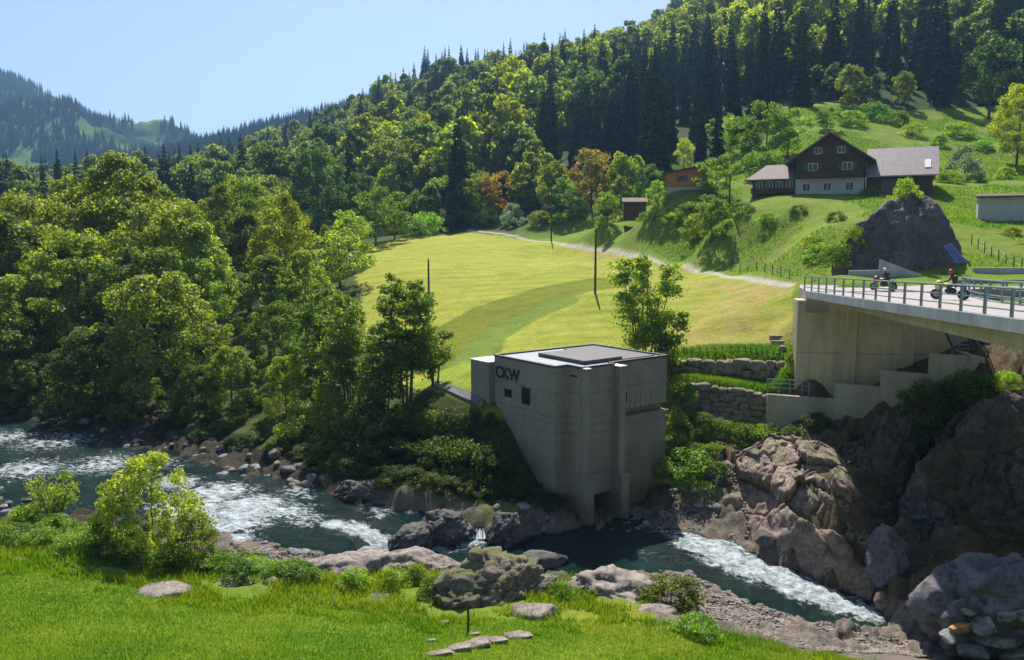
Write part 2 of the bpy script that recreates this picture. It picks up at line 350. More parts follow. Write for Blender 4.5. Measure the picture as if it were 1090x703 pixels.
# house hillside
ty((800, 291, 101), (740, 275, 118), (800, 262, 108), (830, 270, 97), (880, 240, 95), (830, 225, 110), (800, 217, 118), (838, 210, 119), (875, 208, 119), (915, 205, 119), (950, 200, 121), (980, 198, 122), (875, 200, 128), (940, 190, 135), (1000, 230, 100), (1060, 285, 79), (1060, 232, 104), (1090, 222, 106), (1060, 190, 132), (1150, 190, 125), (1150, 280, 78),
   (1010, 160, 152), (1090, 150, 155), (1000, 132, 178), (900, 125, 178), (1090, 115, 190), (860, 150, 155), (840, 120, 182), (730, 205, 132), (708, 207, 134), (750, 203, 133), (770, 190, 145), (760, 240, 115), (690, 230, 140), (640, 236, 146), (560, 238, 180), (430, 247, 200))
# forest slopes
ty((600, 225, 175), (520, 225, 200), (600, 180, 220), (600, 120, 300), (600, 92, 380), (600, 85, 430), (760, 165, 180), (760, 108, 240), (760, 58, 330), (760, 34, 400), (900, 80, 230), (900, 0, 350), (900, -60, 500), (760, 26, 520), (820, 10, 420), (840, -15, 520), (1090, 60, 250), (1090, 0, 350), (1090, -60, 500), (1300, 0, 350), (1300, 100, 200), (1300, 200, 120),
   (680, 140, 235), (680, 98, 320), (680, 80, 400), (640, 90, 420), (720, 60, 400), (470, 205, 235), (470, 155, 310), (470, 110, 420), (470, 92, 480), (540, 90, 450), (380, 225, 235), (380, 180, 330), (380, 142, 480), (380, 132, 520), (300, 235, 240), (300, 198, 380), (300, 176, 600), (220, 225, 300), (220, 205, 450), (220, 190, 700), (100, 232, 300), (0, 235, 300), (-200, 235, 300), (0, 215, 600), (-300, 215, 500), (100, 210, 700),
   (470, 100, 560), (380, 142, 640), (600, 95, 520), (300, 182, 720))
tw((-.8, 63, 8.0), (-3.5, 63.5, 7.9), (1, 66, 8.4))
_k = [(590, 258, 155), (650, 268, 135), (690, 275, 122), (730, 285, 112), (790, 297, 95), (842, 305, 84)]
for (a, b) in zip(_k[:-1], _k[1:]):
    for t in (.2, .4, .6, .8):
        ty((a[0] + (b[0] - a[0]) * t, a[1] + (b[1] - a[1]) * t, a[2] * (b[2] / a[2]) ** t))
# foot of the stepped wing wall
ty((838, 460, 62.2), (897, 449, 60.3), (949, 438, 58.6), (997, 421, 56.7), (1050, 397, 54.9), (900, 445, 63), (1000, 405, 60))
def warp(X, Y):
    X = np.asarray(X, float); Y = np.asarray(Y, float)
    Yq = np.maximum(Y + 12, 6)
    return np.stack([X / Yq * 9.0, np.log(Yq) * 9.0], -1)
class RBF:
    def __init__(s, pts, c=.12):
        p = np.array(pts, float); s.q = warp(p[:, 0], p[:, 1]); s.c = c
        D = np.sqrt(((s.q[:, None] - s.q[None]) ** 2).sum(-1) + c * c)
        n = len(p); A = np.zeros((n + 3, n + 3)); A[:n, :n] = -D - np.eye(n) * -.02
        A[:n, n] = A[n, :n] = 1; A[:n, n + 1:] = s.q; A[n + 1:, :n] = s.q.T
        s.w = np.linalg.solve(A, np.concatenate([p[:, 2], [0, 0, 0]]))
    def __call__(s, X, Y):
        q = warp(X, Y); out = np.empty(len(q))
        for i in range(0, len(q), 20000):
            k = q[i:i + 20000]
            D = np.sqrt(((k[:, None] - s.q[None]) ** 2).sum(-1) + s.c ** 2)
            out[i:i + 20000] = -D @ s.w[:len(s.q)] + s.w[len(s.q)] + k @ s.w[-2:]
        return out
rT = RBF(TP); rW = RBF(WATER, .05)
def inpoly(x, y, poly):
    r = np.zeros(len(x), bool); n = len(poly)
    for i in range(n):
        x1, y1 = poly[i]; x2, y2 = poly[(i + 1) % n]
        if y1 == y2: continue
        c = ((y1 > y) != (y2 > y)) & (x < (x2 - x1) * (y - y1) / (y2 - y1) + x1)
        r ^= c
    return r
def gp(px, py, Y0=30, Y1=800):
    "ground point seen along a direction"
    Ys = np.exp(np.linspace(math.log(Y0), math.log(Y1), 500))
    u = (px - 545) / F; v = (351.5 - py) / F; t = Ys / (cp + v * sp)
    X = u * t; Z = CZ + t * (-sp + v * cp)
    g = rT(X, Ys); k = np.nonzero(Z < g)[0]
    i = k[0] if len(k) else len(Ys) - 1
    return (X[i], Ys[i], g[i])
FIELD = [gp(*a) for a in [(375, 268), (430, 253), (500, 248), (590, 258), (650, 266), (730, 286), (845, 305), (845, 388), (720, 384), (650, 384), (520, 392), (500, 425), (466, 418), (400, 400)]]
FIELDP = [(a[0], a[1]) for a in FIELD]
def line_dist(X, Y, pts):
    d = np.full(len(X), 1e9)
    for (x1, y1), (x2, y2) in zip(pts[:-1], pts[1:]):
        dx, dy = x2 - x1, y2 - y1; L = dx * dx + dy * dy + 1e-9
        t = np.clip(((X - x1) * dx + (Y - y1) * dy) / L, 0, 1)
        d = np.minimum(d, np.hypot(X - x1 - t * dx, Y - y1 - t * dy))
    return d
TRACK = [gp(*a)[:2] for a in [(500, 246), (545, 251), (585, 258), (620, 265), (650, 268), (690, 276), (730, 286), (760, 292), (800, 299), (842, 304.5)]]
SWATH = [gp(*a)[:2] for a in [(640, 303), (600, 310), (560, 322), (530, 335), (505, 350), (490, 365), (484, 380)]]
STRIP = [gp(*a)[:2] for a in [(600, 322), (570, 335), (545, 348), (522, 362), (508, 376), (492, 392), (490, 402), (500, 418)]]
def sm(a, b, x): 
    t = np.clip((x - a) / (b - a), 0, 1); return t * t * (3 - 2 * t)
def ground(X, Y, full=False):
    X = np.atleast_1d(np.asarray(X, float)); Y = np.atleast_1d(np.asarray(Y, float))
    z = rT(X, Y); p = np.stack([X, Y, X * 0], -1)
    wz = rW(X, Y); near = (Y < 84) & (Y > 33)
    bank = near * (1 - sm(.3, 2.6, z - wz)) * sm(33, 38, Y)
    gorge = sm(13.5, 16, X) * (1 - sm(60.5, 62.5, Y)) * sm(36, 40, Y) * sm(-.2, .8, z - wz)
    z = z + bank * .35 * ridged(p * .8, 4, 3) + gorge * (.4 * ridged(p * .5, 4, 5) )
    if full:
        q = (gorge > .05) | ((bank > .05) & (Y > 50)) | ((bank > .05) & (Y < 45) & (X > -14))
        pp = np.stack([X[q], Y[q] * .8, z[q] * .8], -1); rgh = np.maximum(gorge, bank * .45)[q]
        f1, f2, cid = worley(pp * .55 + .3 * fbm(pp * .9, 3, 61)[:, None], 62); g1, g2, cd2 = worley(pp * 1.5, 66)
        z[q] += rgh * ((cid - .5) * 1.3 - .45 * (1 - sm(0, .12, f2 - f1)) + (cd2 - .5) * .38 - .12 * (1 - sm(0, .15, g2 - g1)) + .12 * ridged(pp * 2.2, 2, 5))
    hill = sm(88, 110, Y) * sm(10, 25, X)
    z = z + hill * .55 * fbm(p * .12, 4, 8) + sm(180, 260, Y) * 5 * fbm(p * .02, 4, 9)
    z = z + .06 * fbm(p * .5, 3, 2)
    return z
def ground1(x, y): return float(ground([x], [y])[0])
def terrain():
    na, nb = 560, 760
    a = np.linspace(-1.02, 1.12, na); b = np.linspace(math.log(8 + 12), math.log(780 + 12), nb)
    A, B = np.meshgrid(a, b); Yq = np.exp(B); Y = Yq - 12; X = A * Yq * .92
    X = X.ravel(); Y = Y.ravel()
    Z = ground(X, Y, True)
    V = np.stack([X, Y, Z], -1)
    i = np.arange(na * nb).reshape(nb, na)
    Fc = np.stack([i[:-1, :-1], i[:-1, 1:], i[1:, 1:], i[1:, :-1]], -1).reshape(-1, 4)
    col = np.zeros((len(X), 4)); rough = np.zeros(len(X))
    p = np.stack([X, Y, X * 0], -1)
    n1 = fbm(p * .08, 4, 21)[:, None] * .5 + .5; n2 = fbm(p * .6, 4, 22)[:, None] * .5 + .5; n3 = fbm(p * 3, 2, 23)[:, None] * .5 + .5
    def mixv(a, b, t): return np.array(a) * (1 - t) + np.array(b) * t
    meadow = mixv((.11, .21, .02), (.19, .27, .03), n2)
    forest = mixv((.03, .045, .015), (.06, .09, .02), n2)
    hillm = mixv((.10, .18, .02), (.21, .28, .035), n1 * .6 + n2 * .4)
    rgb = meadow.copy()
    fs = (sm(160, 185, Y))[:, None]
    rgb = np.where(((X > 8) & (Y > 74))[:, None] | (Y > 86)[:, None], hillm, rgb)
    # brown bare patches on the hillside
    pxx, pyy = PROJ(X, Y, Z)
    bare = (sm(.62, .72, n2[:, 0]) * (X > 15) * (Y > 80))[:, None]
    rgb = mixv(rgb, np.array((.16, .11, .05)), bare * .7)
    rgb = rgb * (1 - fs) + forest * fs
    # meadow clearing right behind the house
    clr = inpoly(pxx, pyy, [(820, 180), (835, 110), (900, 108), (960, 118), (1090, 112), (1300, 100), (1300, 290), (1000, 230)]) & (Y > 90)
    rgb = np.where(clr[:, None], hillm * .95, rgb)
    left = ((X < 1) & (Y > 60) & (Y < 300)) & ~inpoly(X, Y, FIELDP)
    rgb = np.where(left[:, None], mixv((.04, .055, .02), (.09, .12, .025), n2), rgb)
    # mown field
    fld = inpoly(X + 2.0 * (n2[:, 0] - .5) * (X < 0) * (Y > 74), Y, FIELDP)
    st = (.5 + .5 * np.sin((X * .25 + Y * .97) * 2.1 + 2.5 * n1[:, 0]))[:, None] * (.4 + n2)
    fc = mixv((.24, .285, .035), (.37, .375, .065), n1 * .6 + n2 * .5) * (.88 + .14 * st)
    fc = mixv(fc, np.array((.34, .25, .11)), sm(.42, .68, n1 * .6 + n2 * .4) * .75 * sm(11, 15, X)[:, None])
    rgb = np.where(fld[:, None], fc, rgb)
    ds = line_dist(X, Y, SWATH); sw = (1 - sm(4.6, 5.2, ds + .6 * (n2[:, 0] - .5)))[:, None] * fld[:, None]
    rgb = mixv(rgb, mixv((.12, .155, .015), (.18, .205, .02), n2), sw * .95)
    d2 = line_dist(X, Y, STRIP); s2 = (1 - sm(1.7, 2.0, d2))[:, None] * (Y[:, None] > 66) * (X[:, None] < 30)
    rgb = mixv(rgb, mixv((.13, .20, .03), (.18, .25, .045), n3), s2)
    s3 = inpoly(pxx, pyy, [(430, 412), (495, 385), (525, 392), (512, 430), (500, 428), (466, 414)]) & (Y > 60) & (Y < 82)
    rgb = np.where(s3[:, None], mixv((.20, .27, .03), (.28, .34, .045), n3), rgb)
    dt = line_dist(X, Y, TRACK); tr = (1 - sm(.35, .6, dt))[:, None]
    rgb = mixv(rgb, mixv((.38, .36, .32), (.50, .47, .42), n3), tr)
    # rocky banks, bed
    wz = rW(X, Y); nr = (Y < 84) & (Y > 34.5)
    h = Z - wz
    rk = ((1 - sm(1.0, 2.0, h + .9 * (n2[:, 0] - .5))) * nr * (1 - sm(82, 86, Y)))[:, None]
    rk = rk * (1 - ((pyy > 660) & (pxx < 700))[:, None] * .9)
    gor = ((X > 15) & (Y < 64) & (Y > 34))[:, None] * 1.0 * (pxx > 700)[:, None]
    rockc = mixv((.10, .085, .075), (.36, .31, .28), np.clip(n2 * .5 + n3 * .6, 0, 1))
    brown = mixv((.07, .05, .035), (.26, .19, .14), np.clip(n2 * .5 + n3 * .6, 0, 1))
    farb = (Y > 57)[:, None] | (X > 20)[:, None]
    rc = np.where(farb, brown, rockc)
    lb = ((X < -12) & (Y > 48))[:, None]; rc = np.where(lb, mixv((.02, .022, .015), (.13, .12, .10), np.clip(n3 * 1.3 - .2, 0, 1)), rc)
    weed = (sm(.42, .55, n2) * (Y < 56)[:, None] * (X < 4)[:, None] * sm(.45, .9, h)[:, None])
    rc = mixv(rc, mixv((.05, .08, .02), (.10, .15, .03), n3), weed * .85)
    rk = rk * (1 - ((X < -7) & (Y < 42.5))[:, None] * .9)
    gvl = (inpoly(pxx + 8 * (n2[:, 0] - .5), pyy + 8 * (n3[:, 0] - .5), [(690, 606), (1010, 650), (1015, 707), (880, 712), (775, 684), (700, 664)]) & (Y < 47))[:, None]
    rk = np.maximum(rk, gvl); rc = np.where(gvl, mixv((.14, .12, .11), (.40, .35, .32), n3), rc)
    rmask = np.maximum(rk, gor * .9)[:, 0]
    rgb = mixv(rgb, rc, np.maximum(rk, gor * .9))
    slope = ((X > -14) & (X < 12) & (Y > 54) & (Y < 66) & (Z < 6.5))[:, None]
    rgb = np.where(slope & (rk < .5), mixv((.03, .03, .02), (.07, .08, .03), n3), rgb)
    bed = sm(0.05, -.25, h)[:, None] * nr[:, None] if False else ((h < 0) & nr)[:, None] * 1.0
    rgb = mixv(rgb, mixv((.05, .06, .04), (.16, .14, .09), n3), bed * .8)
    yel = (sm(.5, .7, fbm(p * .25, 3, 31) * .5 + .5) * (Y < 40))[:, None] * sm(-10, 8, X)[:, None]
    rgb = mixv(rgb, np.array((.26, .25, .03)), yel * .6 * (1 - rk))
    lawn = (X < 14) & (Y < 41); 
    me = mk_mesh("ground", V, Fc, None, smooth=True)
    me.materials.clear()
    ca = me.color_attributes.new("soil", 'FLOAT_COLOR', 'POINT')
    col[:, :3] = rgb; col[:, 3] = rmask; ca.data.foreach_set("color", col.astype(np.float32).ravel())
    m, nt, b = newmat("ground cover")
    at = nt.nodes.new("ShaderNodeAttribute"); at.attribute_name = "soil"
    nA = noise_node(nt, 2.2, 8, .75); nB = noise_node(nt, .5, 6, .7)
    o = mixc(nt, at.outputs["Color"], ramp(nt, nA.outputs[0], [(.25, (.5, .55, .5)), (.5, (1, 1, 1)), (.75, (1.4, 1.3, 1.3))]).outputs[0], .75, 'MULTIPLY')
    o = mixc(nt, o, ramp(nt, nB.outputs[0], [(.3, (.7, .78, .7)), (.6, (1.1, 1.05, 1))]).outputs[0], .6, 'MULTIPLY')
    nC = noise_node(nt, .35, 7, .72, stretch=(.45, 1.3, 1)); o = mixc(nt, o, ramp(nt, nC.outputs[0], [(.3, (.62, .66, .5)), (.45, (.95, .97, .9)), (.58, (1.06, 1.04, 1.0)), (.72, (1.28, 1.12, 1.0))]).outputs[0], .9, 'MULTIPLY')
    nt.links.new(o, b.inputs["Base Color"]); b.inputs["Roughness"].default_value = .95; b.inputs["Specular IOR Level"].default_value = .1
    vo = nt.nodes.new("ShaderNodeTexVoronoi"); vo.feature = 'DISTANCE_TO_EDGE'; vo.inputs["Scale"].default_value = 1.6
    tcv = nt.nodes.new("ShaderNodeTexCoord"); mxv = nt.nodes.new("ShaderNodeMix"); mxv.data_type = 'RGBA'; mxv.blend_type = 'LINEAR_LIGHT'; mxv.inputs[0].default_value = .8
    nt.links.new(tcv.outputs["Object"], mxv.inputs[6]); nt.links.new(nB.outputs["Color"], mxv.inputs[7]); nt.links.new(mxv.outputs[2], vo.inputs["Vector"])
    vr = ramp(nt, vo.outputs["Distance"], [(0, (.55, .52, .5)), (.05, (1, 1, 1))])
    o = mixc(nt, o, mixc(nt, (1., 1., 1.), vr.outputs[0], at.outputs["Alpha"]), 1.0, 'MULTIPLY'); nt.links.new(o, b.inputs["Base Color"])
    nF = noise_node(nt, 6, 8, .8); adn = nt.nodes.new("ShaderNodeMath"); adn.operation = 'MULTIPLY_ADD'
    nt.links.new(nF.outputs[0], adn.inputs[0]); nt.links.new(at.outputs["Alpha"], adn.inputs[1]); nt.links.new(nA.outputs[0], adn.inputs[2])
    bump(nt, b, adn.outputs[0], 1.0, .22)
    me.materials.append(m)
    props(link("ground", me), kind="structure")
    return V
terrain()
# ------------------------------------------------------------------ water
FOAM_GLINT = [  # world-space foam zones; those upstream at left also paint glints into the colour: (px, py, z, radius m, strength)
    *[(PZ(x, y, z), r, s) for x, y, z, r, s in [(60, 470, 2.2, 4.5, .6), (110, 495, 2.1, 4, .62), (30, 500, 2.2, 4, .62), (10, 465, 2.3, 4, .55), (130, 470, 2.1, 3, .5), (170, 495, 2.0, 3, .5), (185, 515, 2.0, 2.5, .75), (205, 540, 1.95, 3.2, .95), (235, 525, 1.9, 3, .8), (240, 555, 1.8, 3.2, 1.0), (270, 540, 1.8, 3, .9), (300, 545, 1.6, 2.6, .7),
       (320, 525, 1.6, 2.2, .55), (330, 555, 1.5, 1.8, .6), (250, 575, 1.8, 1.8, .8), (355, 560, 1.3, 1.0, 1.2), (375, 567, 1.0, .8, 1.2), (395, 575, .5, .9, 1.3), (408, 580, .2, .8, 1.1), (380, 560, 1.2, .9, 1.2), (405, 545, 1.3, 1.3, .6), (440, 545, 1.2, 1.2, .5),
       (470, 582, 0, 1.0, .7), (500, 578, 0, 1.2, .9), (525, 575, 0, 1.0, .7), (450, 590, 0, .8, .5),
       (725, 570, -.1, 1.5, .7), (745, 582, -.3, 1.8, 1.1), (770, 590, -.6, 2.1, 1.3), (795, 603, -.8, 2.0, 1.4), (820, 610, -1.1, 2.0, 1.3), (845, 622, -1.4, 1.9, 1.4), (868, 630, -1.8, 1.8, 1.4), (888, 642, -2.1, 1.6, 1.4), (912, 650, -2.4, 1.4, 1.5), (760, 600, -.5, 1.3, .7), (700, 565, -.1, 1.6, .45), (690, 590, 0, 1.5, .3), (930, 652, -2.6, 1.0, 1.2), (765, 568, -.5, 1.0, 1.0), (740, 540, .1, 1.5, .5)]]]
def water():
    na, nb = 620, 520
    a = np.linspace(-.85, .80, na); b = np.linspace(math.log(38), math.log(105), nb)
    A, B = np.meshgrid(a, b); Y = np.exp(B).ravel(); X = (A * np.exp(B)).ravel()
    z = rW(X, Y); p = np.stack([X, Y, X * 0], -1)
    foam_glint = np.zeros(len(X))
    for (x, y, _), r, s in FOAM_GLINT:
        foam_glint = np.maximum(foam_glint, s * np.exp(-((X - x) ** 2 + (Y - y) ** 2) / (r * r)))
    turb = .35 + foam_glint
    ch = ridged(p * np.array([.9, .55, 1]) + 3, 4, 41)
    z2 = z + .17 * turb * ch + .11 * turb * fbm(p * 3, 3, 44)
    V = np.stack([X, Y, z2], -1)
    i = np.arange(na * nb).reshape(nb, na)
    g = rT(X, Y) ; keep = ((z2 - g) > -1.1).reshape(nb, na)
    kk = keep[:-1, :-1] & keep[1:, 1:] & keep[1:, :-1] & keep[:-1, 1:]
    Fc = np.stack([i[:-1, :-1], i[:-1, 1:], i[1:, 1:], i[1:, :-1]], -1)[kk]
    used = np.unique(Fc); mp = np.zeros(len(V), int); mp[used] = np.arange(len(used))
    me = mk_mesh("river_water", V[used], mp[Fc], None, smooth=True); me.materials.clear()
    at = me.attributes.new("foam_glint", 'FLOAT', 'POINT'); at.data.foreach_set("value", np.clip(foam_glint, 0, 1.5)[used].astype(np.float32))
    m, nt, b = newmat("river water")
    an = nt.nodes.new("ShaderNodeAttribute"); an.attribute_name = "foam_glint"
    n1 = noise_node(nt, 2.3, 10, .85, stretch=(.7, 1.2, 1)); n2 = noise_node(nt, 3.2, 5, .6, stretch=(.8, 1.2, 1)); n3 = noise_node(nt, .3, 4, .6)
    ad = nt.nodes.new("ShaderNodeMath"); ad.operation = 'MULTIPLY'; ad.inputs[1].default_value = .36; nt.links.new(an.outputs["Fac"], ad.inputs[0])
    a2 = nt.nodes.new("ShaderNodeMath"); nt.links.new(ad.outputs[0], a2.inputs[0]); nt.links.new(n1.outputs[0], a2.inputs[1])
    fr = ramp(nt, a2.outputs[0], [(.66, (0, 0, 0)), (.74, (.75, .75, .75)), (.9, (1, 1, 1))])
    wc = ramp(nt, n3.outputs[0], [(.35, (.003, .016, .014)), (.65, (.009, .036, .030))])
    fcl = ramp(nt, n1.outputs[0], [(.40, (.16, .24, .26)), (.56, (.62, .68, .72)), (.66, (.86, .88, .9))]); o = mixc(nt, wc.outputs[0], fcl.outputs[0], fr.outputs[0])
    nt.links.new(o, b.inputs["Base Color"])
    rr = ramp(nt, fr.outputs[0], [(0, (.07, .07, .07)), (1, (.8, .8, .8))]); nt.links.new(rr.outputs[0], b.inputs["Roughness"])
    b.inputs["IOR"].default_value = 1.33
    bs = nt.nodes.new('ShaderNodeMath'); nt.links.new(n1.outputs[0], bs.inputs[0]); nt.links.new(n2.outputs[0], bs.inputs[1]); bump(nt, b, bs.outputs[0], .9, .22)
    me.materials.append(m)
    props(link("river_water", me), kind="structure")
water()
# ------------------------------------------------------------------ power station building
def power_house():
    BX, BY = 2.96, 54.8; rz = math.radians(37.16)
    t = props(empty("power_station", (BX, BY, 0), rz), "grey concrete power station block with black CKW lettering standing in the river bank", "building")
    zs = [-2.5, .62, 3.5, 6.4, 9.3, 11.1]
    main = [(0, 7.2), (0, 0), (1.2, 0), (1.2, -1.5), (4.3, -1.5), (4.3, -1.0), (10.4, -1.0), (10.4, 7.2)]
    mb = MB()
    for z0, z1 in zip(zs[:-1], zs[1:]):
        if z0 == 6.4:      # slot above the ledge on the river side
            mb.ext(main, 6.4, 7.05); 
            mb.ext(main[:5] + [(4.3, -.45), (10.4, -.45), (10.4, 7.2)], 7.05, 7.55)
            mb.ext(main, 7.55, 9.3)
        elif z1 <= .7:
            mb.ext([(0, 7.2), (0, 0), (1.2, 0), (1.2, -1.5), (1.25, -1.5), (1.25, .6), (4.3, .6), (4.3, -1.0), (10.4, -1.0), (10.4, 7.2)], z0, z1)
        elif z0 == .62:
            mb.ext([(0, 7.2), (0, 0), (1.2, 0), (1.2, -1.5), (1.25, -1.5), (1.25, .6), (4.3, .6), (4.3, -1.0), (10.4, -1.0), (10.4, 7.2)], z0, 1.9)
            mb.ext(main, 1.9, z1)
        else: mb.ext(main, z0, z1)
    mb.build("wall", M['bconc'], t, bevel=.05)
    # pilasters either side of the outlet bay
    p = MB(); p.box(1.2, 1.62, -1.95, -1.503, 3.3, 11.12); p.build("pilaster", M['bconc'], t, bevel=.02)
    p = MB(); p.box(4.22, 4.86, -2.15, -1.003, 3.3, 11.05); p.build("pilaster", M['bconc'], t, bevel=.02)
    p = MB(); p.box(1.17, 1.72, -2.35, -1.503, -2, 3.3); p.build("outlet_wing_wall", M['bconc'], t, bevel=.02)
    p = MB(); p.box(4.18, 4.95, -2.55, -1.003, -2, 3.3); p.build("outlet_wing_wall", M['bconc'], t, bevel=.02)
    p = MB(); p.prism([0] * 4, [(1.72, -2.75, -2), (4.18, -2.75, -2), (4.18, .6, -2), (1.72, .6, -2)], [(1.72, -2.75, .05), (4.18, -2.75, .05), (4.18, .6, .45), (1.72, .6, .45)])
    p.build("outlet_sill", M['bconc'], t)
    # roof
    r = MB(); r.box(.25, 10.15, .2, 6.95, 11.103, 11.12); r.box(1.5, 4.1, -1.3, .18, 11.103, 11.12); r.box(4.12, 10.15, -.8, .18, 11.103, 11.12)
    r.build("roof", M['roofmem'], t)
    e = MB(); W_ = .22
    for x0, x1, y0, y1 in ((-.04, .2, -.04, 7.24), (.2, 10.44, 7.02, 7.24), (10.2, 10.44, -1.04, 7.02), (4.3, 10.2, -1.04, -.83), (1.16, 1.4, -1.54, -.04), (1.4, 4.34, -1.54, -1.33), (.2, 1.4, -.04, .16)):
        e.box(x0, x1, y0, y1, 11.104, 11.24)
    e.build("roof_edging", M['roofdark'], t)
    s_ = MB(); s_.box(2.4, 6.2, -.4, 4.8, 11.124, 11.42); s_.box(6.4, 9.8, -.3, 6.5, 11.124, 11.20); s_.build("roof_hatch", M['roofdark'], t, bevel=.03)
    MB().box(1.16, 1.66, -1.99, -1.56, 11.125, 11.16).build("pilaster_cap", M['white'], t); MB().box(4.18, 4.90, -2.19, -1.06, 11.055, 11.09).build("pilaster_cap", M['white'], t)
    # windows
    for (w0, w1, z0, z1) in ((4.9, 5.8, 8.2, 8.8), (2.7, 3.7, 8.0, 9.25)):
        f = MB(); f.box(-.03, .0, w0 - .05, w1 + .05, z0 - .05, z0); f.box(-.03, 0, w0 - .05, w1 + .05, z1, z1 + .05); f.box(-.03, 0, w0 - .05, w0, z0, z1); f.box(-.03, 0, w1, w1 + .05, z0, z1)
        g = f.build("window", M['bconc_dark'], t)
        MB().box(-.012, .01, w0, w1, z0, z1).build("pane", M['glassdark'], g)
    w = MB().box(5.0, 6.1, -1.03, -.99, 8.15, 8.85).build("window", M['glassdark'], t)
    rl = MB()
    for k in range(7): rl.box(5.3 + k * .55, 5.325 + k * .55, -1.06, -1.035, 7.5, 8.75)
    rl.build("ledge_rod", M['galv'], t)
    l = MB(); l.box(4.9, 10.55, -1.12, -1.003, 6.85, 7.02); l.build("ledge", M['bconc'], t)
    MB().box(1.17, 1.198, -1.0, -.25, 10.45, 10.56).build("vent_slot", M['black'], t)
    # lettering
    cu = bpy.data.curves.new("lettering", 'FONT'); cu.body = "CKW"; cu.size = 1.22; cu.extrude = .02; cu.offset = .038; cu.space_character = 1.02
    to = bpy.data.objects.new("tmp", cu); C.objects.link(to)
    dg = bpy.context.evaluated_depsgraph_get(); me = bpy.data.meshes.new_from_object(to.evaluated_get(dg)); bpy.data.objects.remove(to)
    me.materials.clear(); me.materials.append(M['black'])
    o = link("lettering", me, t, (-.022, 6.95, 9.56))
    o.matrix_parent_inverse = Matrix()
    o.rotation_euler = Matrix(((0, 0, -1), (-1, 0, 0), (0, 1, 0))).to_euler()
    # annex
    a = MB(); a.ext([(-.45, 7.25), (2.4, 7.25), (2.4, 9.7), (-.45, 9.7)], 5, 10.6)
    props(empty("x"), None) if False else None
    ax = a.build("entrance_annex", M['bconc'], t, bevel=.03)
    MB().box(-.5, 2.45, 7.246, 9.75, 10.603, 10.66).build("annex_roof", M['white'], ax)
power_house()
# paved drive and white stones at its edge
d = MB(); dp = [gp(463, 407, 55, 90), gp(480, 412, 55, 90), gp(497, 418, 55, 90), gp(513, 425.5, 55, 90)]; dq = [gp(463, 414, 55, 90), gp(478, 419, 55, 90), gp(494, 426, 55, 90), gp(508, 431, 55, 90)]
for i in range(3):
    q = [dp[i], dp[i + 1], dq[i + 1], dq[i]]
    d.prism([0] * 4, [(x, y, z - .3) for x, y, z in q], [(x, y, z + .18) for x, y, z in q])
props(d.build("driveway", M['asphalt']), kind="structure")

# ------------------------------------------------------------------ bridge
def zdeck(y): return 16.9 - (y - 31) * .0323
def bridge():
    t = props(empty("road_bridge", (22, 62, 0)), "pale concrete road bridge deck crossing the gorge", "bridge")
    inv = (-22, -62, 0)
    ys = [6, 14, 22, 31, 39, 47, 55, 62.9]
    nx = lambda y: 19.3 + (y - 31) * .1095 + max(0, y - 48) * .025
    fx = lambda y: 25.0 + (y - 31) * .17 + max(0, y - 42) ** 1.5 * .055
    def strip(name, mat, x0, x1, z0, z1):
        mb = MB()
        for a, b in zip(ys[:-1], ys[1:]):
            mb.prism([0] * 4, [(x0(a) + inv[0], a + inv[1], z0(a)), (x1(a) + inv[0], a + inv[1], z0(a)), (x1(b) + inv[0], b + inv[1], z0(b)), (x0(b) + inv[0], b + inv[1], z0(b))],
                     [(x0(a) + inv[0], a + inv[1], z1(a)), (x1(a) + inv[0], a + inv[1], z1(a)), (x1(b) + inv[0], b + inv[1], z1(b)), (x0(b) + inv[0], b + inv[1], z1(b))])
        bm = bmesh.new(); o = mb.build(name, mat, t)
        bm.from_mesh(o.data); bmesh.ops.remove_doubles(bm, verts=bm.verts, dist=.001)
        from collections import Counter
        key = lambda f: tuple(sorted(v.index for v in f.verts)); cc = Counter(key(f) for f in bm.faces)
        bmesh.ops.delete(bm, geom=[f for f in bm.faces if cc[key(f)] > 1], context='FACES')
        bm.to_mesh(o.data); bm.free(); return o
    strip("deck", M['conc2'], lambda y: nx(y) + .36, lambda y: fx(y) - .36, lambda y: zdeck(y) - .45, lambda y: zdeck(y) - .09)
    strip("fascia", M['fascia'], nx, lambda y: nx(y) + .355, lambda y: zdeck(y) - .48, lambda y: zdeck(y) + .05)
    strip("fascia", M['fascia'], lambda y: fx(y) - .355, fx, lambda y: zdeck(y) - .48, lambda y: zdeck(y) + .05)
    strip("carriageway", M['road'], lambda y: nx(y) + .37, lambda y: fx(y) - .37, lambda y: zdeck(y) - .085, lambda y: zdeck(y) - .03)
    strip("girder", M['conc'], lambda y: nx(y) + 1.0, lambda y: fx(y) - 1.0, lambda y: zdeck(y) - .75 - (63.2 - y) * .018, lambda y: zdeck(y) - .455)
    return nx, fx
NX, FX = bridge()
def railing(pts, label, h=1.15, n=None, name="bridge_railing", rails=(1.15, .72, .30), group=None, rr=.035):
    x0, y0, z0 = pts[0]
    t = props(empty(name, (x0, y0, z0)), label, "railing", group)
    for (x, y, z) in pts:
        MB().box(-.04, .04, -.07, .07, 0, h).build("post", M['galv'], t, (x - x0, y - y0, z - z0))
    for r in rails:
        m = MB()
        m.tube([(x - x0, y - y0, z - z0 + r) for x, y, z in pts], rr if r < rails[0] else rr * 1.5, 6)
        m.build("rail", M['galv'], t, (0, 0, 0))
ry = [64.0 - k * 2.2 for k in range(19)]
railing([(NX(min(y, 63)) + .18 + (0 if y < 63 else .1), y, zdeck(y) + .05) for y in ry], "grey steel railing along the near edge of the bridge deck")
ry = [62.6 - k * 2.6 for k in range(14)]
railing([(FX(y) - .18, y, zdeck(y) + .05) for y in ry], "grey steel railing along the far edge of the bridge deck")
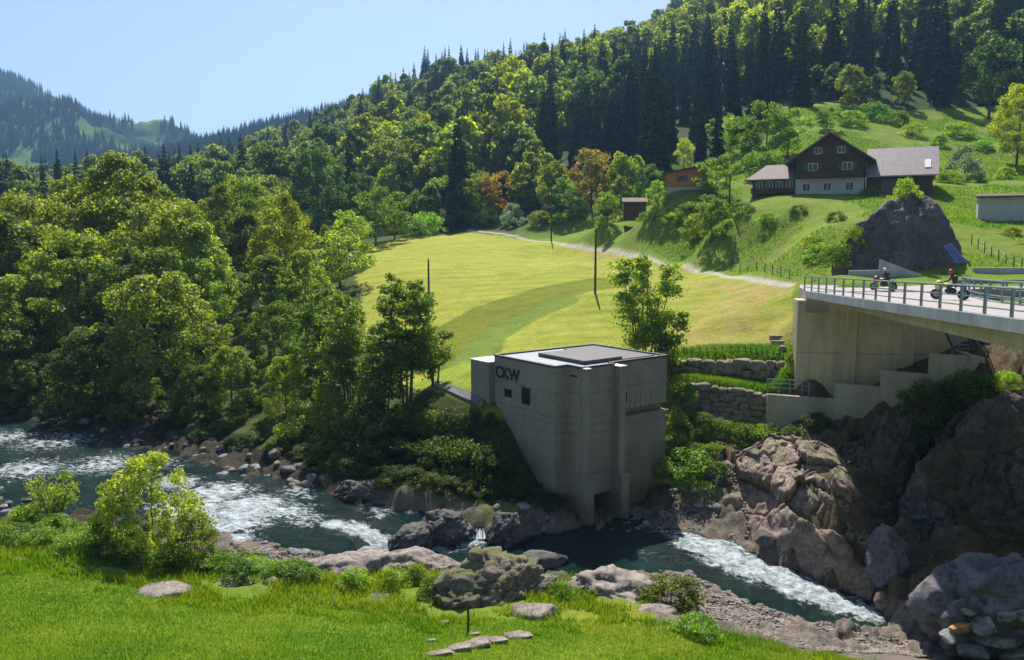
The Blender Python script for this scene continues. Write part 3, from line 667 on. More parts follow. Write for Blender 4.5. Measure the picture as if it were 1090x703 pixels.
def abutment():
    t = props(empty("bridge_abutment", (22.8, 63.6, 4)), "tall board marked concrete abutment under the far end of the bridge", "abutment")
    o = (-22.8, -63.6, -4)
    m = MB(); m.ext([(22.85 + o[0], 63.6 + o[1]), (36.5 + o[0], 61.9 + o[1]), (36.6 + o[0], 64.0 + o[1]), (23.2 + o[0], 65.6 + o[1])], 0, 11.15)
    m.build("wall", M['conc'], t, bevel=.04)
    for k, f in enumerate((.30, .62)):
        x = 22.85 + 13.65 * f; y = 63.6 - 1.7 * f
        MB().box(-.45, .45, -.14, .05, 0, 11.1).build("buttress", M['conc'], t, (x + o[0], y + o[1], 0), math.atan2(-1.7, 13.65), bevel=.02)
    ang = math.atan2(-1.7, 13.65)
    for z in (6.9,):
        MB().box(.05, 13.7, -.012, .0, z, z + .045).build("joint", M['bconc_dark'], t, (0, 0, 0), ang)
    # stepped wing wall in front, with walkways behind it
    w = props(empty("wing_wall", (20.6, 63.2, 4)), "stepped concrete wing wall below the bridge abutment rising to the right", "retaining wall")
    def q(px, Y): return ((px - 545) / F * Y * 1.008, Y)
    segs = [(819, 63.2, 891, 61.2, 7.6), (891, 61.2, 940, 59.6, 8.85), (940, 59.6, 991, 57.7, 10.15), (991, 57.7, 1050, 55.6, 11.7)]
    oo = (-20.6, -63.2)
    for a, ya, b, yb, z in segs:
        A = q(a, ya); B = q(b, yb)
        MB().ext([(A[0] + oo[0], A[1] + oo[1]), (B[0] + oo[0], B[1] + oo[1]), (B[0] + oo[0] + .1, B[1] + oo[1] + .4), (A[0] + oo[0] + .1, A[1] + oo[1] + .4)], -4, z - 4).build("wall_panel", M['conc2'], w, bevel=.02)
        MB().ext([(A[0] + oo[0] + .1, A[1] + oo[1] + .402), (B[0] + oo[0] + .1, B[1] + oo[1] + .402), (B[0] + oo[0] + .5, 62.0 + oo[1]), (A[0] + oo[0] + .5, 63.3 + oo[1])], -3, z - 6.6).build("walkway", M['conc2'], w)
    E = q(1050, 55.6)
    MB().ext([(E[0] + oo[0] - .4, E[1] + oo[1] + .402), (E[0] + oo[0] + .003, E[1] + oo[1] + .402), (E[0] + oo[0] + .5, 60 + oo[1]), (E[0] + oo[0], 60 + oo[1])], -4, 7.69).build("wall_panel", M['conc2'], w)
    # metal stair
    X0, Y0 = q(1020, 58.6)
    s = props(empty("metal_stair", (X0, Y0, 11.0)), "blue grey metal stair climbing under the bridge above the wing wall", "stairs")
    for k in range(9): MB().box(0, 1.5, k * .28, k * .28 + .26, .3 + k * .26, .34 + k * .26).build("tread", M['galv'], s)
    for x in (0, 1.5):
        MB().tube([(x, -.1, 1.2), (x, 2.5, 3.5)], .035).tube([(x, -.1, .1), (x, -.1, 1.2)], .03).tube([(x, 2.5, 2.5), (x, 2.5, 3.5)], .03).build("handrail", M['galv'], s)
        MB().prism([0] * 4, [(x - .04, -.1, .1), (x + .04, -.1, .1), (x + .04, 2.6, 2.6), (x - .04, 2.6, 2.6)], [(x - .04, -.1, .35), (x + .04, -.1, .35), (x + .04, 2.6, 2.85), (x - .04, 2.6, 2.85)]).build("stringer", M['darksteel'], s)
abutment()
railing([(20.75, 63.9, 7.62), (21.6, 63.7, 7.62), (22.4, 63.5, 7.62), (23.2, 62.9, 7.62), (23.5, 62.3, 7.62)], "short grey railing at the foot of the concrete abutment", 1.1, name="walkway_railing", rails=(1.1, .75, .4), rr=.028)
# side road behind the bridge, guard rail, low walls
m = MB()
pts = [((27.5, 63.2), (35.9, 63.2)), ((27.0, 66), (37, 65.4)), ((28.5, 69), (40, 66.8)), ((32, 71.0), (44, 67.3)), ((40, 72.4), (52, 67.3)), ((62, 73.2), (62, 67.3))]
pts = [((23.4, 63.3), (35.9, 63.3)), ((24.3, 67.5), (37, 65.4)), ((25.6, 71.0), (40, 66.4)), ((34, 73.2), (46, 66.8)), ((62, 73.6), (62, 66.8))]
for (a, b), (c, d_) in zip(pts[:-1], pts[1:]):
    m.prism([0] * 4, [(a[0], a[1], 14.2), (b[0], b[1], 14.2), (d_[0], d_[1], 14.2), (c[0], c[1], 14.2)], [(a[0], a[1], zdeck(63)), (b[0], b[1], zdeck(63)), (d_[0], d_[1], zdeck(63) + .1), (c[0], c[1], zdeck(63) + .1)])
props(m.build("road", M['road']), kind="structure")
def guard(x0, y0, x1, y1, z, label):
    t = props(empty("guard_rail", (x0, y0, z)), label, "guard rail"); L = math.hypot(x1 - x0, y1 - y0); t.rotation_euler = (0, 0, math.atan2(y1 - y0, x1 - x0))
    n = int(L / 2)
    for k in range(n + 1): MB().box(-.05, .05, .03, .13, 0, .72).build("post", M['galv'], t, (k * L / n, 0, 0))
    MB().ext([(0, 0), (L, 0), (L, .02), (0, .02)], .45, .75).ext([(0, -.05), (L, -.05), (L, -.003), (0, -.003)], .52, .58).ext([(0, -.05), (L, -.05), (L, -.003), (0, -.003)], .64, .70).build("beam", M['galv'], t)
guard(36.5, 65.6, 58, 66.4, 15.9, "grey steel guard rail on the near side of the side road behind the bridge")
t = MB()
X = lambda px, Y: (px - 545) / F * Y * 1.003
t.prism([0] * 5, [(X(903, 74), 74, 15.5), (X(934, 74), 74, 15.5), (X(935, 74), 74, 15.5), (X(978, 74), 74, 15.5), (X(978, 74), 74, 15.51)], [(X(903, 74), 74, 17.2), (X(934, 74), 74, 17.25), (X(935, 74), 74, 18.0), (X(978, 74), 74, 16.6), (X(978, 74), 74, 16.5)]) if False else None
for (a, b, za, zb) in ((903, 934.9, 17.1, 17.15), (935, 980, 18.1, 16.7)):
    t.prism([0] * 4, [(X(a, 74), 74, 15), (X(b, 74), 74, 15), (X(b, 74), 74.35, 15), (X(a, 74), 74.35, 15)], [(X(a, 74), 74, za), (X(b, 74), 74, zb), (X(b, 74), 74.35, zb), (X(a, 74), 74.35, za)])
props(t.build("concrete_wall", M['fascia'], bevel=.02), "low stepped concrete wall at the foot of the grey rock outcrop", "wall")
t = MB().box(0, 16, 0, .4, -1, 1.1)
props(t.build("concrete_wall", M['fascia'], None, (X(1035, 76), 76, 16.2), math.radians(-4), bevel=.02), "long low concrete wall beside the side road right of the outcrop", "wall")

# ------------------------------------------------------------------ rocks
def ico(sub):
    bm = bmesh.new(); bmesh.ops.create_icosphere(bm, subdivisions=sub, radius=1)
    V = np.array([v.co[:] for v in bm.verts]); Fc = np.array([[v.index for v in f.verts] for f in bm.faces]); bm.free(); return V, Fc
ICO = {k: ico(k) for k in (2, 3, 4, 5, 6)}
def rock_mesh(name, seed, sub, mat, size=(1, 1, 1), cuts=9, rough=.16, crack=.0, taper=0.0, blk=0.0, boxy=0):
    V, Fc = ICO[sub]; rg = np.random.RandomState(seed); d = V / np.linalg.norm(V, axis=1)[:, None]
    r = (1 / np.maximum(np.abs(d).max(1), .3) * boxy + (1 - boxy)) * .85 if boxy else 1
    r = r + .22 * fbm(d * 1.2 + seed * 3.1, 3, seed)
    for _ in range(cuts):
        n = rg.normal(size=3); n /= np.linalg.norm(n); k = rg.uniform(.62, .93)
        dn = d @ n; c = np.where(dn > .05, k / np.maximum(dn, .05), 9); r = np.minimum(r, c) * .94 + r * .06
    sz = np.array(size); s = sz.mean()
    r = r + rough * .45 * fbm(d * 3.0 * max(1, s ** .5) + seed, 4, seed + 5) 
    if blk:
        pw = d * sz * blk; pw = np.stack([pw[:, 0] * .8 + pw[:, 2] * .55, pw[:, 1], pw[:, 2] * .8 - pw[:, 0] * .55], -1) * [.6, .9, 1.7]; f1, f2, cid = worley(pw + .25 * fbm(pw, 3, seed + 4)[:, None] + seed * 5.3, seed + 6); g1, g2, cd2 = worley(pw * 2.7 + seed, seed + 8)
        r = r + ((cid - .5) * .30 - .09 * (1 - sm(0, .10, f2 - f1)) + (cd2 - .5) * .09 - .03 * (1 - sm(0, .14, g2 - g1))) * min(1, 2.2 / s)
    if crack: r = r - crack * sm(.55, .95, ridged(d * 2.2 * max(1, s ** .5) + seed * 1.7, 4, seed + 9)) + crack * .3 * ridged(d * 6 * max(1, s ** .5), 3, seed + 2)
    Pv = d * r[:, None] * sz
    if taper: 
        f = 1 - taper * np.clip((Pv[:, 2] / sz[2] + 1) / 2, 0, 1); Pv[:, 0] *= f; Pv[:, 1] *= f
    return mk_mesh(name, Pv, Fc, mat, smooth=(sub >= 5 and not blk))
def rock(name, mesh, loc, rz=0, label=None, cat="rock", group=None, sc=1, tilt=0):
    o = link(name, mesh, None, loc, rz, sc); o.rotation_euler = (tilt, tilt * .5, rz)
    return props(o, label, cat, group)
def at(px, py, Y, dz=0): x, y, z = P(px, py, Y); return (x, y, z + dz)
RK = random.Random(5)
def atg(px, py, back=0.0, up=0.0):
    x, y, z = gp(px, py, 34, 90); k = (y + back) / y; return (x * k, y * k, z + up)
# foreground rocks on the near bank
rock("boulder", rock_mesh("mossy", 3, 6, M['rockmoss'], (4.0, 2.5, 2.1), 4, .3, .04, 0, .7), PZ(516, 634, 1.5), .3, "big mossy boulder on the near bank in front of the power station", "boulder")
rock("rock_slab", rock_mesh("slab", 11, 5, M['rock'], (3.7, 2.3, 1.3), 6, .26, .04, 0, .9), PZ(636, 632, .75), -.25, "broad pale cracked rock slab right of the mossy boulder", "rock slab")
rock("rock_slab", rock_mesh("slab", 14, 5, M['rock'], (3.9, 2.0, 1.3), 6, .25, .04, 0, .7), PZ(385, 612, 1.5), .25, "flat pale pink rock slab left of the mossy boulder", "rock slab")
rock("rock_slab", rock_mesh("slab", 15, 5, M['rock'], (2.6, 1.5, 1.2), 8, .25, .06), PZ(447, 606, 1.2), .1, "pale rock ledge touching the left side of the mossy boulder", "rock slab")
rock("boulder", rock_mesh("rk", 21, 4, M['rock'], (1.3, .9, .6), 8), PZ(568, 655, 1.9), .2, "pale rounded rock in the grass just right below the mossy boulder", "boulder")
rock("boulder", rock_mesh("rk", 22, 4, M['rock'], (1.5, .8, .45), 8), PZ(690, 653, 1.1), .1, "low pale rock at the grass edge below the right end of the slab", "boulder")
rock("boulder", rock_mesh("rk", 23, 4, M['rockdark'], (1.7, .9, .8), 8, .3), PZ(576, 600, .1), .1, "dark wet rock in the pool behind the mossy boulder", "boulder")
rock("boulder", rock_mesh("rk", 24, 5, M['rockdark'], (1.6, 1.2, 1.15), 8, .25, .04, 0, .8), PZ(440, 576, .4), .5, "large black wet boulder between the two cascades", "boulder")
rock("boulder", rock_mesh("rk", 25, 5, M['rockdark'], (1.8, 1.2, 1.4), 8, .25, .05, 0, .8), PZ(541, 566, .6), .5, "dark cracked boulder right of the small waterfall", "boulder")
rock("boulder", rock_mesh("rk", 26, 5, M['rockdark'], (2.0, 1.2, 1.2), 8, .3, .05, 0, .8), PZ(474, 564, .7), .2, "dark boulder left of the small waterfall", "boulder")
rock("boulder", rock_mesh("rk", 27, 5, M['rockdark'], (2.2, 1.2, .95), 8, .3, .05, 0, .8), PZ(385, 524, 1.9), .2, "grey rock at the waterline under the bank bushes", "boulder")
rock("boulder", rock_mesh("rk", 28, 4, M['rockblue'], (.9, .7, .8), 6, .15), PZ(392, 595, .5), .2, "bluish smooth boulder below the left cascade", "boulder")
rock("boulder", rock_mesh("rk", 29, 4, M['rock'], (1.5, 1.0, .45), 6, .15), PZ(172, 632, 2.9), .1, "flat brownish rock at the grass edge under the willow shrub", "boulder")
# brown rock masses beside the rapids
rock("rock_mass", rock_mesh("mass", 35, 6, M['rockdark'], (3.0, 2.4, 3.4), 6, .25, .05, 0, .5), atg(1000, 560, 1.0, .3), .4, "dark shaded rock face behind the huge greyish purple boulder", "rock")
rock("rock_mass", rock_mesh("mass", 36, 6, M['rockcliff_shade'], (3.8, 2.6, 3.6), 6, .25, .05, 0, .5), atg(1075, 555, 1.2, .3), .9, "shaded brown rock face at the right edge above the huge boulder", "rock")
rock("rock_mass", rock_mesh("mass", 39, 5, M['rockpurple'], (1.4, 1.4, 2.1), 10, .2, .08), at(945, 595, 48.0), .2, "grey rounded rock in shade right of the lower rapids", "rock")
rock("rock_mass", rock_mesh("mass", 44, 6, M['rockcliff_shade'], (4.4, 2.6, 5.4), 10, .25, .06, .2, .35), at(1040, 500, 50), .3, "cliff rock with painted shade under the bridge at the right edge", "rock")
rock("rock_mass", rock_mesh("mass", 45, 6, M['rockcliff_shade'], (4.2, 2.6, 4.6), 10, .25, .06, .2, .4), at(960, 505, 54.5), .8, "shaded brown cliff rock below the stepped wing wall", "rock")
rock("boulder", rock_mesh("rk", 47, 5, M['rockpurple'], (3.9, 3.0, 3.0), 8, .16, .04, 0, .35), at(1052, 650, 38.5), .3, "huge smooth greyish purple boulder at the lower right", "boulder")
rock("boulder", rock_mesh("rk", 48, 4, M['rockbrown'], (.62, .55, .6), 7), PZ(941, 640, -2.0), .3, "brown round boulder at the foot of the rapids", "boulder")
rock("boulder", rock_mesh("rk", 49, 4, M['rockbrown'], (.85, .7, .8), 7), PZ(780, 537, .9), .3, "brown boulder on the far shore below the stone walls", "boulder")
rock("boulder", rock_mesh("rk", 50, 4, M['rockdark'], (.9, .6, .5), 7), PZ(815, 575, .1), .3, "dark rock on the upper edge of the rapids", "boulder")
# continuous bedrock ledge beside the rapids: slanting fractured beds
def ledge(name, x0, x1, y0, y1, step, fn_bulge, mat, label, seed, push=1.0):
    nx, ny = int((x1 - x0) / step), int((y1 - y0) / step); gx, gy = np.meshgrid(np.linspace(x0, x1, nx), np.linspace(y0, y1, ny)); X = gx.ravel(); Y = gy.ravel(); Z = ground(X, Y)
    b = fn_bulge(X, Y, Z); p = np.stack([X, Y, Z + b], -1); c, s_ = math.cos(.62), math.sin(.62)
    def rot(q, sc): 
        a = q[:, 0] * c - q[:, 2] * s_; d = q[:, 0] * s_ + q[:, 2] * c; return np.stack([a * .45, q[:, 1] * .7, d * 1.35], -1) * sc
    w = .25 * fbm(p * .6, 3, seed)[:, None]
    f1, f2, c1 = worley(rot(p, .36) + w, seed + 1); g1, g2, c2 = worley(rot(p, 1.0) + w, seed + 5); h1, h2, c3 = worley(rot(p, 3.2), seed + 9)
    m = sm(-.3, .5, b)
    dis = m * ((c1 - .5) * 1.5 - .5 * (1 - sm(0, .10, f2 - f1)) + (c2 - .5) * .40 - .16 * (1 - sm(0, .12, g2 - g1)) + (c3 - .5) * .10 + .14 * ridged(p * 1.1, 4, seed))
    V = p + dis[:, None] * np.array([-.25, -.62, .55]) * push
    i = np.arange(nx * ny).reshape(ny, nx); Fc = np.stack([i[:-1, :-1], i[:-1, 1:], i[1:, 1:], i[1:, :-1]], -1).reshape(-1, 4)
    keep = (b > -.6).reshape(ny, nx); kk = keep[:-1, :-1] & keep[1:, 1:] & keep[1:, :-1] & keep[:-1, 1:]; Fc = Fc[kk.ravel()]
    used = np.unique(Fc); mp = np.zeros(len(V), int); mp[used] = np.arange(len(used))
    props(link(name, mk_mesh(name, V[used], mp[Fc], mat)), label, "rock")
def bulge_poly(pts, amp, soft):
    xy = [tuple(gp(a, b, 34, 90)[:2]) for a, b in pts]
    def f(X, Y, Z):
        ins = inpoly(X, Y, xy); d = line_dist(X, Y, xy + xy[:1]); d = np.where(ins, d, -d); return amp * sm(-.3, soft, d) - .8 * (1 - sm(-1.2, 0, d)) + .02
    return f
ledge("rock_ledge", 13.5, 27, 46, 64, .085, bulge_poly([(762, 500), (790, 478), (815, 466), (850, 470), (885, 480), (915, 540), (935, 600), (925, 632), (895, 612), (860, 590), (830, 573), (800, 558), (775, 540)], 1.0, 2.4), M['rockbrown'], "large slanting fractured brown bedrock ledge rising from the rapids to the wing wall", 71)
ledge("rock_ledge", 17.5, 32, 42, 57, .10, bulge_poly([(890, 470), (940, 450), (1000, 440), (1060, 425), (1110, 440), (1120, 560), (1060, 580), (1000, 585), (950, 590), (930, 560), (905, 510)], 1.2, 2.5), M['rockcliff_shade'], "dark fractured cliff ledge in the shade of the bridge", 91)
# rip-rap stones, lower right
rr = [(1022, 668, 'rockorange', .55, "orange flat stone in the rip rap heap at the lower right"), (1010, 678, 'rockblue', .5, "grey stone left of the orange rip rap stone"), (1045, 665, 'rockblue', .75, "wide blue grey slab stone right of the orange rip rap stone"),
      (1072, 655, 'rockblue', .7, "blue grey stone at the top right of the rip rap heap"), (1060, 682, 'rockblue', .8, "large blue grey stone low in the rip rap heap"), (1085, 675, 'rockpurple', .7, "greyish stone at the right edge of the rip rap heap"),
      (1035, 692, 'rockblue', .65, "blue grey stone at the bottom of the rip rap heap"), (1080, 698, 'rockblue', .8, "blue stone cut by the lower right corner of the photo"), (1095, 652, 'rockblue', .9, "blue grey stone at the edge beside the huge boulder"), (1030, 652, 'rockblue', .5, "small pale stone leaning on the huge boulder")]
for i, (px, py, mt, s, lab) in enumerate(rr):
    x, y, z = at(px, py, 35.4 + (690 - py) * .012)
    rock("riprap_stone", rock_mesh("rr", 60 + i, 4, M[mt], (s * 1.1, s * .75, s * .34), 8, .1, 0, 0, 0, .8), (x, y, z), RK.uniform(0, 6), lab, "stone", "rip rap stones", 1, RK.uniform(-.5, .5))
b_ = MB(); 
# cobbles: individuals that nothing tells apart
cob = [rock_mesh("cobble", 80 + i, 3, M[['rock', 'rockblue', 'rock', 'rockpurple'][i]], (1, .8, .6), 6, .12) for i in range(4)]
def cobbles(n, area, z, smin, smax, lab, grp, seed):
    rg = random.Random(seed); k = 0; tries = 0
    while k < n and tries < n * 40:
        tries += 1
        px = rg.uniform(min(a[0] for a in area), max(a[0] for a in area)); py = rg.uniform(min(a[1] for a in area), max(a[1] for a in area))
        if not inpoly(np.array([px]), np.array([py]), area)[0]: continue
        x, y, _ = PZ(px, py, z); g = ground1(x, y); s = rg.uniform(smin, smax) ** 1.0 * rg.choice((1, 1, .7, 1.3))
        rock("cobble", rg.choice(cob), (x, y, g + s * .15), rg.uniform(0, 6.3), lab, "stone", grp, s, rg.uniform(-.3, .3)); k += 1
cobbles(42, [(215, 592), (265, 575), (345, 580), (350, 600), (335, 622), (270, 640), (225, 622)], 1.9, .16, .42, "greyish cobble on the stony near bank right of the willow shrub", "cobbles on the near bank", 1)
cobbles(20, [(-5, 515), (60, 525), (75, 550), (0, 560)], 2.3, .2, .5, "cobble at the left edge on the near bank of the river", "cobbles at the left shore", 2)
cobbles(55, [(345, 497), (200, 466), (100, 445), (0, 430), (0, 443), (100, 458), (200, 482), (350, 524)], 2.5, .2, .6, "dark stone along the far waterline under the trees", "stones along the far waterline", 3)
cobbles(72, [(20, 465), (150, 470), (330, 520), (330, 560), (160, 540), (20, 505)], 1.7, .2, .45, "wet stone breaking the surface of the left rapids", "stones in the left rapids", 4)
cobbles(35, [(530, 545), (620, 560), (625, 572), (530, 572)], .6, .2, .5, "dark stone on the shore at the foot of the power station", "stones below the power station", 5)
cobbles(34, [(665, 560), (705, 532), (770, 525), (770, 548), (730, 560), (690, 572)], .4, .18, .45, "grey stone on the shore right of the power station", "stones right of the power station", 6)
cobbles(36, [(700, 618), (745, 606), (800, 622), (900, 655), (960, 670), (900, 672), (760, 645)], -.6, .12, .4, "stone along the lower edge of the right rapids", "stones along the right rapids", 7)
# gravel bar: uncountable pebbles, one object
def gravel():
    rg = np.random.RandomState(9); Vs, Fs = [], []; V0, F0 = ICO[2]; V0 = V0[:42] if False else V0; base = 0
    bm = bmesh.new(); bmesh.ops.create_icosphere(bm, subdivisions=1, radius=1); V0 = np.array([v.co[:] for v in bm.verts]); F0 = np.array([[v.index for v in f.verts] for f in bm.faces]); bm.free()
    polys = [([(690, 622), (750, 610), (870, 652), (990, 662), (1010, 702), (880, 708), (780, 688), (700, 668)], -.5, 13000, .04, .13), ([(215, 592), (345, 580), (345, 615), (235, 640)], 1.9, 1800, .05, .14), ([(665, 560), (780, 520), (800, 560), (700, 572)], .4, 1500, .05, .15)]
    for poly, z, n, s0, s1 in polys:
        a = np.array(poly); px = rg.uniform(a[:, 0].min(), a[:, 0].max(), n * 3); py = rg.uniform(a[:, 1].min(), a[:, 1].max(), n * 3)
        k = inpoly(px, py, poly); px, py = px[k][:n], py[k][:n]
        q = np.array([PZ(x, y, z) for x, y in zip(px, py)]); g = ground(q[:, 0], q[:, 1])
        for i in range(len(q)):
            s = rg.uniform(s0, s1); v = V0 * np.array([s, s * rg.uniform(.6, 1), s * rg.uniform(.4, .7)]) * (1 + .25 * rg.normal(size=(len(V0), 1)) * .6)
            t = rg.uniform(0, 6.3); c, s_ = math.cos(t), math.sin(t); v = np.stack([v[:, 0] * c - v[:, 1] * s_, v[:, 0] * s_ + v[:, 1] * c, v[:, 2]], -1)
            Vs.append(v + [q[i, 0], q[i, 1], g[i] + s * .2]); Fs.append(F0 + base); base += len(V0)
    me = mk_mesh("gravel", np.concatenate(Vs), np.concatenate(Fs), M['rock'])
    props(link("gravel", me), "bed of small grey pebbles on the gravel bar beside the river", "gravel", None, "stuff")
gravel()
# rock outcrop above the road
rock("rock_outcrop", rock_mesh("outcrop", 52, 6, M['rockgrey'], (10.6, 5.5, 8.7), 12, .12, .03, .42, .13), at(966, 304, 80), .15, "large bare grey rock outcrop rising behind the bridge below the farmhouse", "rock outcrop")
# stone retaining walls
def stone_wall(p0, p1, zb, zt0, zt1, label, seed):
    rg = np.random.RandomState(seed); L = math.hypot(p1[0] - p0[0], p1[1] - p0[1]); ang = math.atan2(p1[1] - p0[1], p1[0] - p0[0])
    t = props(empty("stone_wall", (p0[0], p0[1], zb), ang), label, "retaining wall")
    H = max(zt0, zt1) - zb; rows = max(2, int(round(H / .62))); vv = []; cnt = 0
    MB().prism([0] * 4, [(0, .35, 0), (L, .35, 0), (L, 1.2, 0), (0, 1.2, 0)], [(0, .45, zt0 - zb - .3), (L, .45, zt1 - zb - .3), (L, 1.2, zt1 - zb - .3), (0, 1.2, zt0 - zb - .3)]).build("fill", M['rockdark'], t)
    for r in range(rows):
        x = rg.uniform(-.4, 0)
        while x < L:
            w = rg.uniform(.6, 1.7); xc = x + w / 2; hh = ((zt0 + (zt1 - zt0) * min(1, xc / L)) - zb) / rows * rg.uniform(.9, 1.35)
            V, Fc = ICO[3]; d = np.sign(V) * np.abs(V) ** .55; d = d * np.array([w * .54, .5, hh * .56]) * (1 + .30 * fbm(V * 1.3 + seed + r * 7 + x, 3, seed)[:, None])
            V2 = d + [xc, .3 + r * .07, ((zt0 + (zt1 - zt0) * min(1, xc / L)) - zb) / rows * (r + .5) + rg.uniform(-.14, .1)]
            me = mk_mesh("stone", V2, Fc, M['wallstone'], smooth=False)
            if cnt < 98: o = link("stone", me, t)
            cnt += 1; x += w * .98
stone_wall((14.0, 70.9), (22.9, 67.3), 7.5, 9.2, 9.55, "upper dry stone retaining wall below the mown field", 1)
stone_wall((13.6, 66.6), (20.7, 64.1), 4.4, 7.95, 7.4, "lower and taller dry stone retaining wall left of the concrete wing wall", 2)
# stone steps beside the abutment
sx, sy = 24.15, 69.2
t = props(empty("stone_steps", (sx, sy, ground1(sx, sy))), "rough stone steps climbing the bank left of the bridge abutment", "steps")
for k in range(7):
    MB().box(-.75, .75, -.3, .3, -.3, .06).build("step", M['rock'], t, (.10 * k, k * .75, ground1(sx + .10 * k, sy + k * .75) - ground1(sx, sy) + .08), .1, bevel=.03)
# ------------------------------------------------------------------ farm buildings
def win(par, x, y, z, w, h, frame=M['white'], shut=None, fr=.07):
    f = MB(); f.box(x, x + w, y - .04, y, z, z + fr).box(x, x + w, y - .04, y, z + h - fr, z + h).box(x, x + fr, y - .04, y, z + fr, z + h - fr).box(x + w - fr, x + w, y - .04, y, z + fr, z + h - fr).box(x + w / 2 - .03, x + w / 2 + .03, y - .035, y - .002, z + fr, z + h - fr)
    g = f.build("window", frame, par)
    MB().box(x + fr, x + w - fr, y - .012, y + .01, z + fr, z + h - fr).build("pane", M['glassdark'], g)
    if shut:
        for xx in (x - w * .48, x + w + .02): MB().box(xx, xx + w * .46, y - .07, y - .002, z, z + h).build("shutter", M['shutter'], g)
roofA = simple('weathered roof tiles', (.16, .12, .115), .75, var=.35, scale=3)
m_, nt_, b_ = newmat('corrugated tiles'); w_ = nt_.nodes.new("ShaderNodeTexBrick"); tc_ = nt_.nodes.new("ShaderNodeTexCoord"); nt_.links.new(tc_.outputs["Object"], w_.inputs[0])
w_.inputs["Scale"].default_value = 1.6; w_.inputs["Color1"].default_value = (.33, .27, .28, 1); w_.inputs["Color2"].default_value = (.20, .16, .17, 1); w_.inputs["Mortar"].default_value = (.10, .08, .08, 1); nt_.links.new(w_.outputs[0], b_.inputs[0]); b_.inputs["Roughness"].default_value = .6
M['tiles'] = m_
def farm():
    ox, oy, oz = P(846, 211, 121); rz = math.radians(-25)
    def T(x, y, z=0):
        c, s = math.cos(rz), math.sin(rz); return (ox + x * c - y * s, oy + x * s + y * c, oz + z)
    h = props(empty("farmhouse", (ox, oy, oz), rz), "dark timber farmhouse with white ground floor and wide gabled roof", "house")
    Wd, D = 9.4, 9.0
    MB().box(0, Wd, 0, D, -3, 2.8).build("ground_floor_wall", M['plaster'], h)
    MB().prism([0] * 5, [(.05, -.12, 2.8), (Wd - .05, -.12, 2.8), (Wd - .05, -.12, 5.9), (Wd / 2, -.12, 9.1), (.05, -.12, 5.9)], [(.05, D, 2.8), (Wd - .05, D, 2.8), (Wd - .05, D, 5.9), (Wd / 2, D, 9.1), (.05, D, 5.9)]).build("timber_wall", M['wood'], h)
    r = MB()
    for s in (-1, 1):
        x0 = Wd / 2; x1 = Wd / 2 + s * (Wd / 2 + 1.5); z0 = 9.35; z1 = z0 - (Wd / 2 + 1.5) * .69
        r.prism([0] * 4, [(x0, -1.4, z0), (x1, -1.4, z1), (x1, -1.4, z1 - .22), (x0, -1.4, z0 - .22)], [(x0, D + .8, z0), (x1, D + .8, z1), (x1, D + .8, z1 - .22), (x0, D + .8, z0 - .22)])
    rf = r.build("roof", roofA, h)
    for x in (1.4, 6.1): win(h, x + .3, -.12, 3.9, 1.35, 1.1, shut=1)
    for x in (2.2, 5.4): win(h, x + .3, -.12, 6.3, 1.0, .95, shut=1)
    for x in (1.0, 3.9, 6.9): win(h, x, 0, .9, 1.15, 1.25)
    MB().box(.2, Wd - .2, -.9, -.125, 2.85, 2.95).box(.2, Wd - .2, -.9, -.84, 2.95, 3.75).build("balcony", M['wood'], h)
    c = MB().box(-.35, .35, -.35, .35, 0, 1.9).build("chimney", M['plaster'], rf, (Wd / 2 - 1.6, 5, 7.6))
    # barn to the right
    b = props(empty("barn", T(Wd + .25, .6), rz), "brown barn with a long pinkish tiled roof attached right of the farmhouse", "barn")
    MB().box(0, 8.6, 0, 8, -3.5, 3.4).build("wall", M['wood'], b)
    MB().prism([0] * 3, [(-.003, 0, 3.4), (-.003, 8, 3.4), (-.003, 4, 6.6)], [(8.6, 0, 3.4), (8.6, 8, 3.4), (8.6, 4, 6.6)]).build("gable", M['wood'], b)
    r = MB()
    for y0, y1 in ((-.9, 4), (8.9, 4)):
        r.prism([0] * 4, [(-.1, y0, 2.9), (-.1, y1, 7.2), (-.1, y1, 7.0), (-.1, y0, 2.7)], [(9.3, y0, 2.9), (9.3, y1, 7.2), (9.3, y1, 7.0), (9.3, y0, 2.7)])
    rr_ = r.build("roof", M['tiles'], b)
    MB().prism([0] * 4, [(7.5, .2, 3.92), (8.3, .2, 3.92), (8.3, 1.6, 5.15), (7.5, 1.6, 5.15)], [(7.5, .2, 3.98), (8.3, .2, 3.98), (8.3, 1.6, 5.21), (7.5, 1.6, 5.21)]).build("skylight", M['white'], rr_)
    MB().box(2, 4.2, -.03, .0, -.3, 2.4).build("door", M['woodgrey'], b)
    # annex left
    a = props(empty("annex", T(-6.3, .8), rz), "low timber annex with hipped grey roof and white windows left of the farmhouse", "annex")
    MB().box(0, 6.25, 0, 6, .9, 2.9).build("upper_wall", M['wood'], a)
    MB().box(.3, 6.25, .6, 6, -3, .9).build("lower_wall", M['woodgrey'], a)
    for x in (.1, 2.1, 4.1, 6.0): MB().box(x, x + .16, 0, .16, -2.5, .9).build("post", M['wood'], a)
    MB().box(-.1, 6.2, -1.0, -.004, .75, .9).box(-.1, 6.2, -1.0, -.94, .9, 1.55).build("balcony", M['wood'], a)
    for k in range(4): win(a, .5 + k * 1.45, 0, 1.55, 1.05, 1.05)
    z0, z1 = 2.9, 5.3
    e = [(-.9, -.9, z0), (6.3, -.9, z0), (6.3, 6.8, z0), (-.9, 6.8, z0)]; rd = [(1.6, 3, z1), (6.3, 3, z1)]
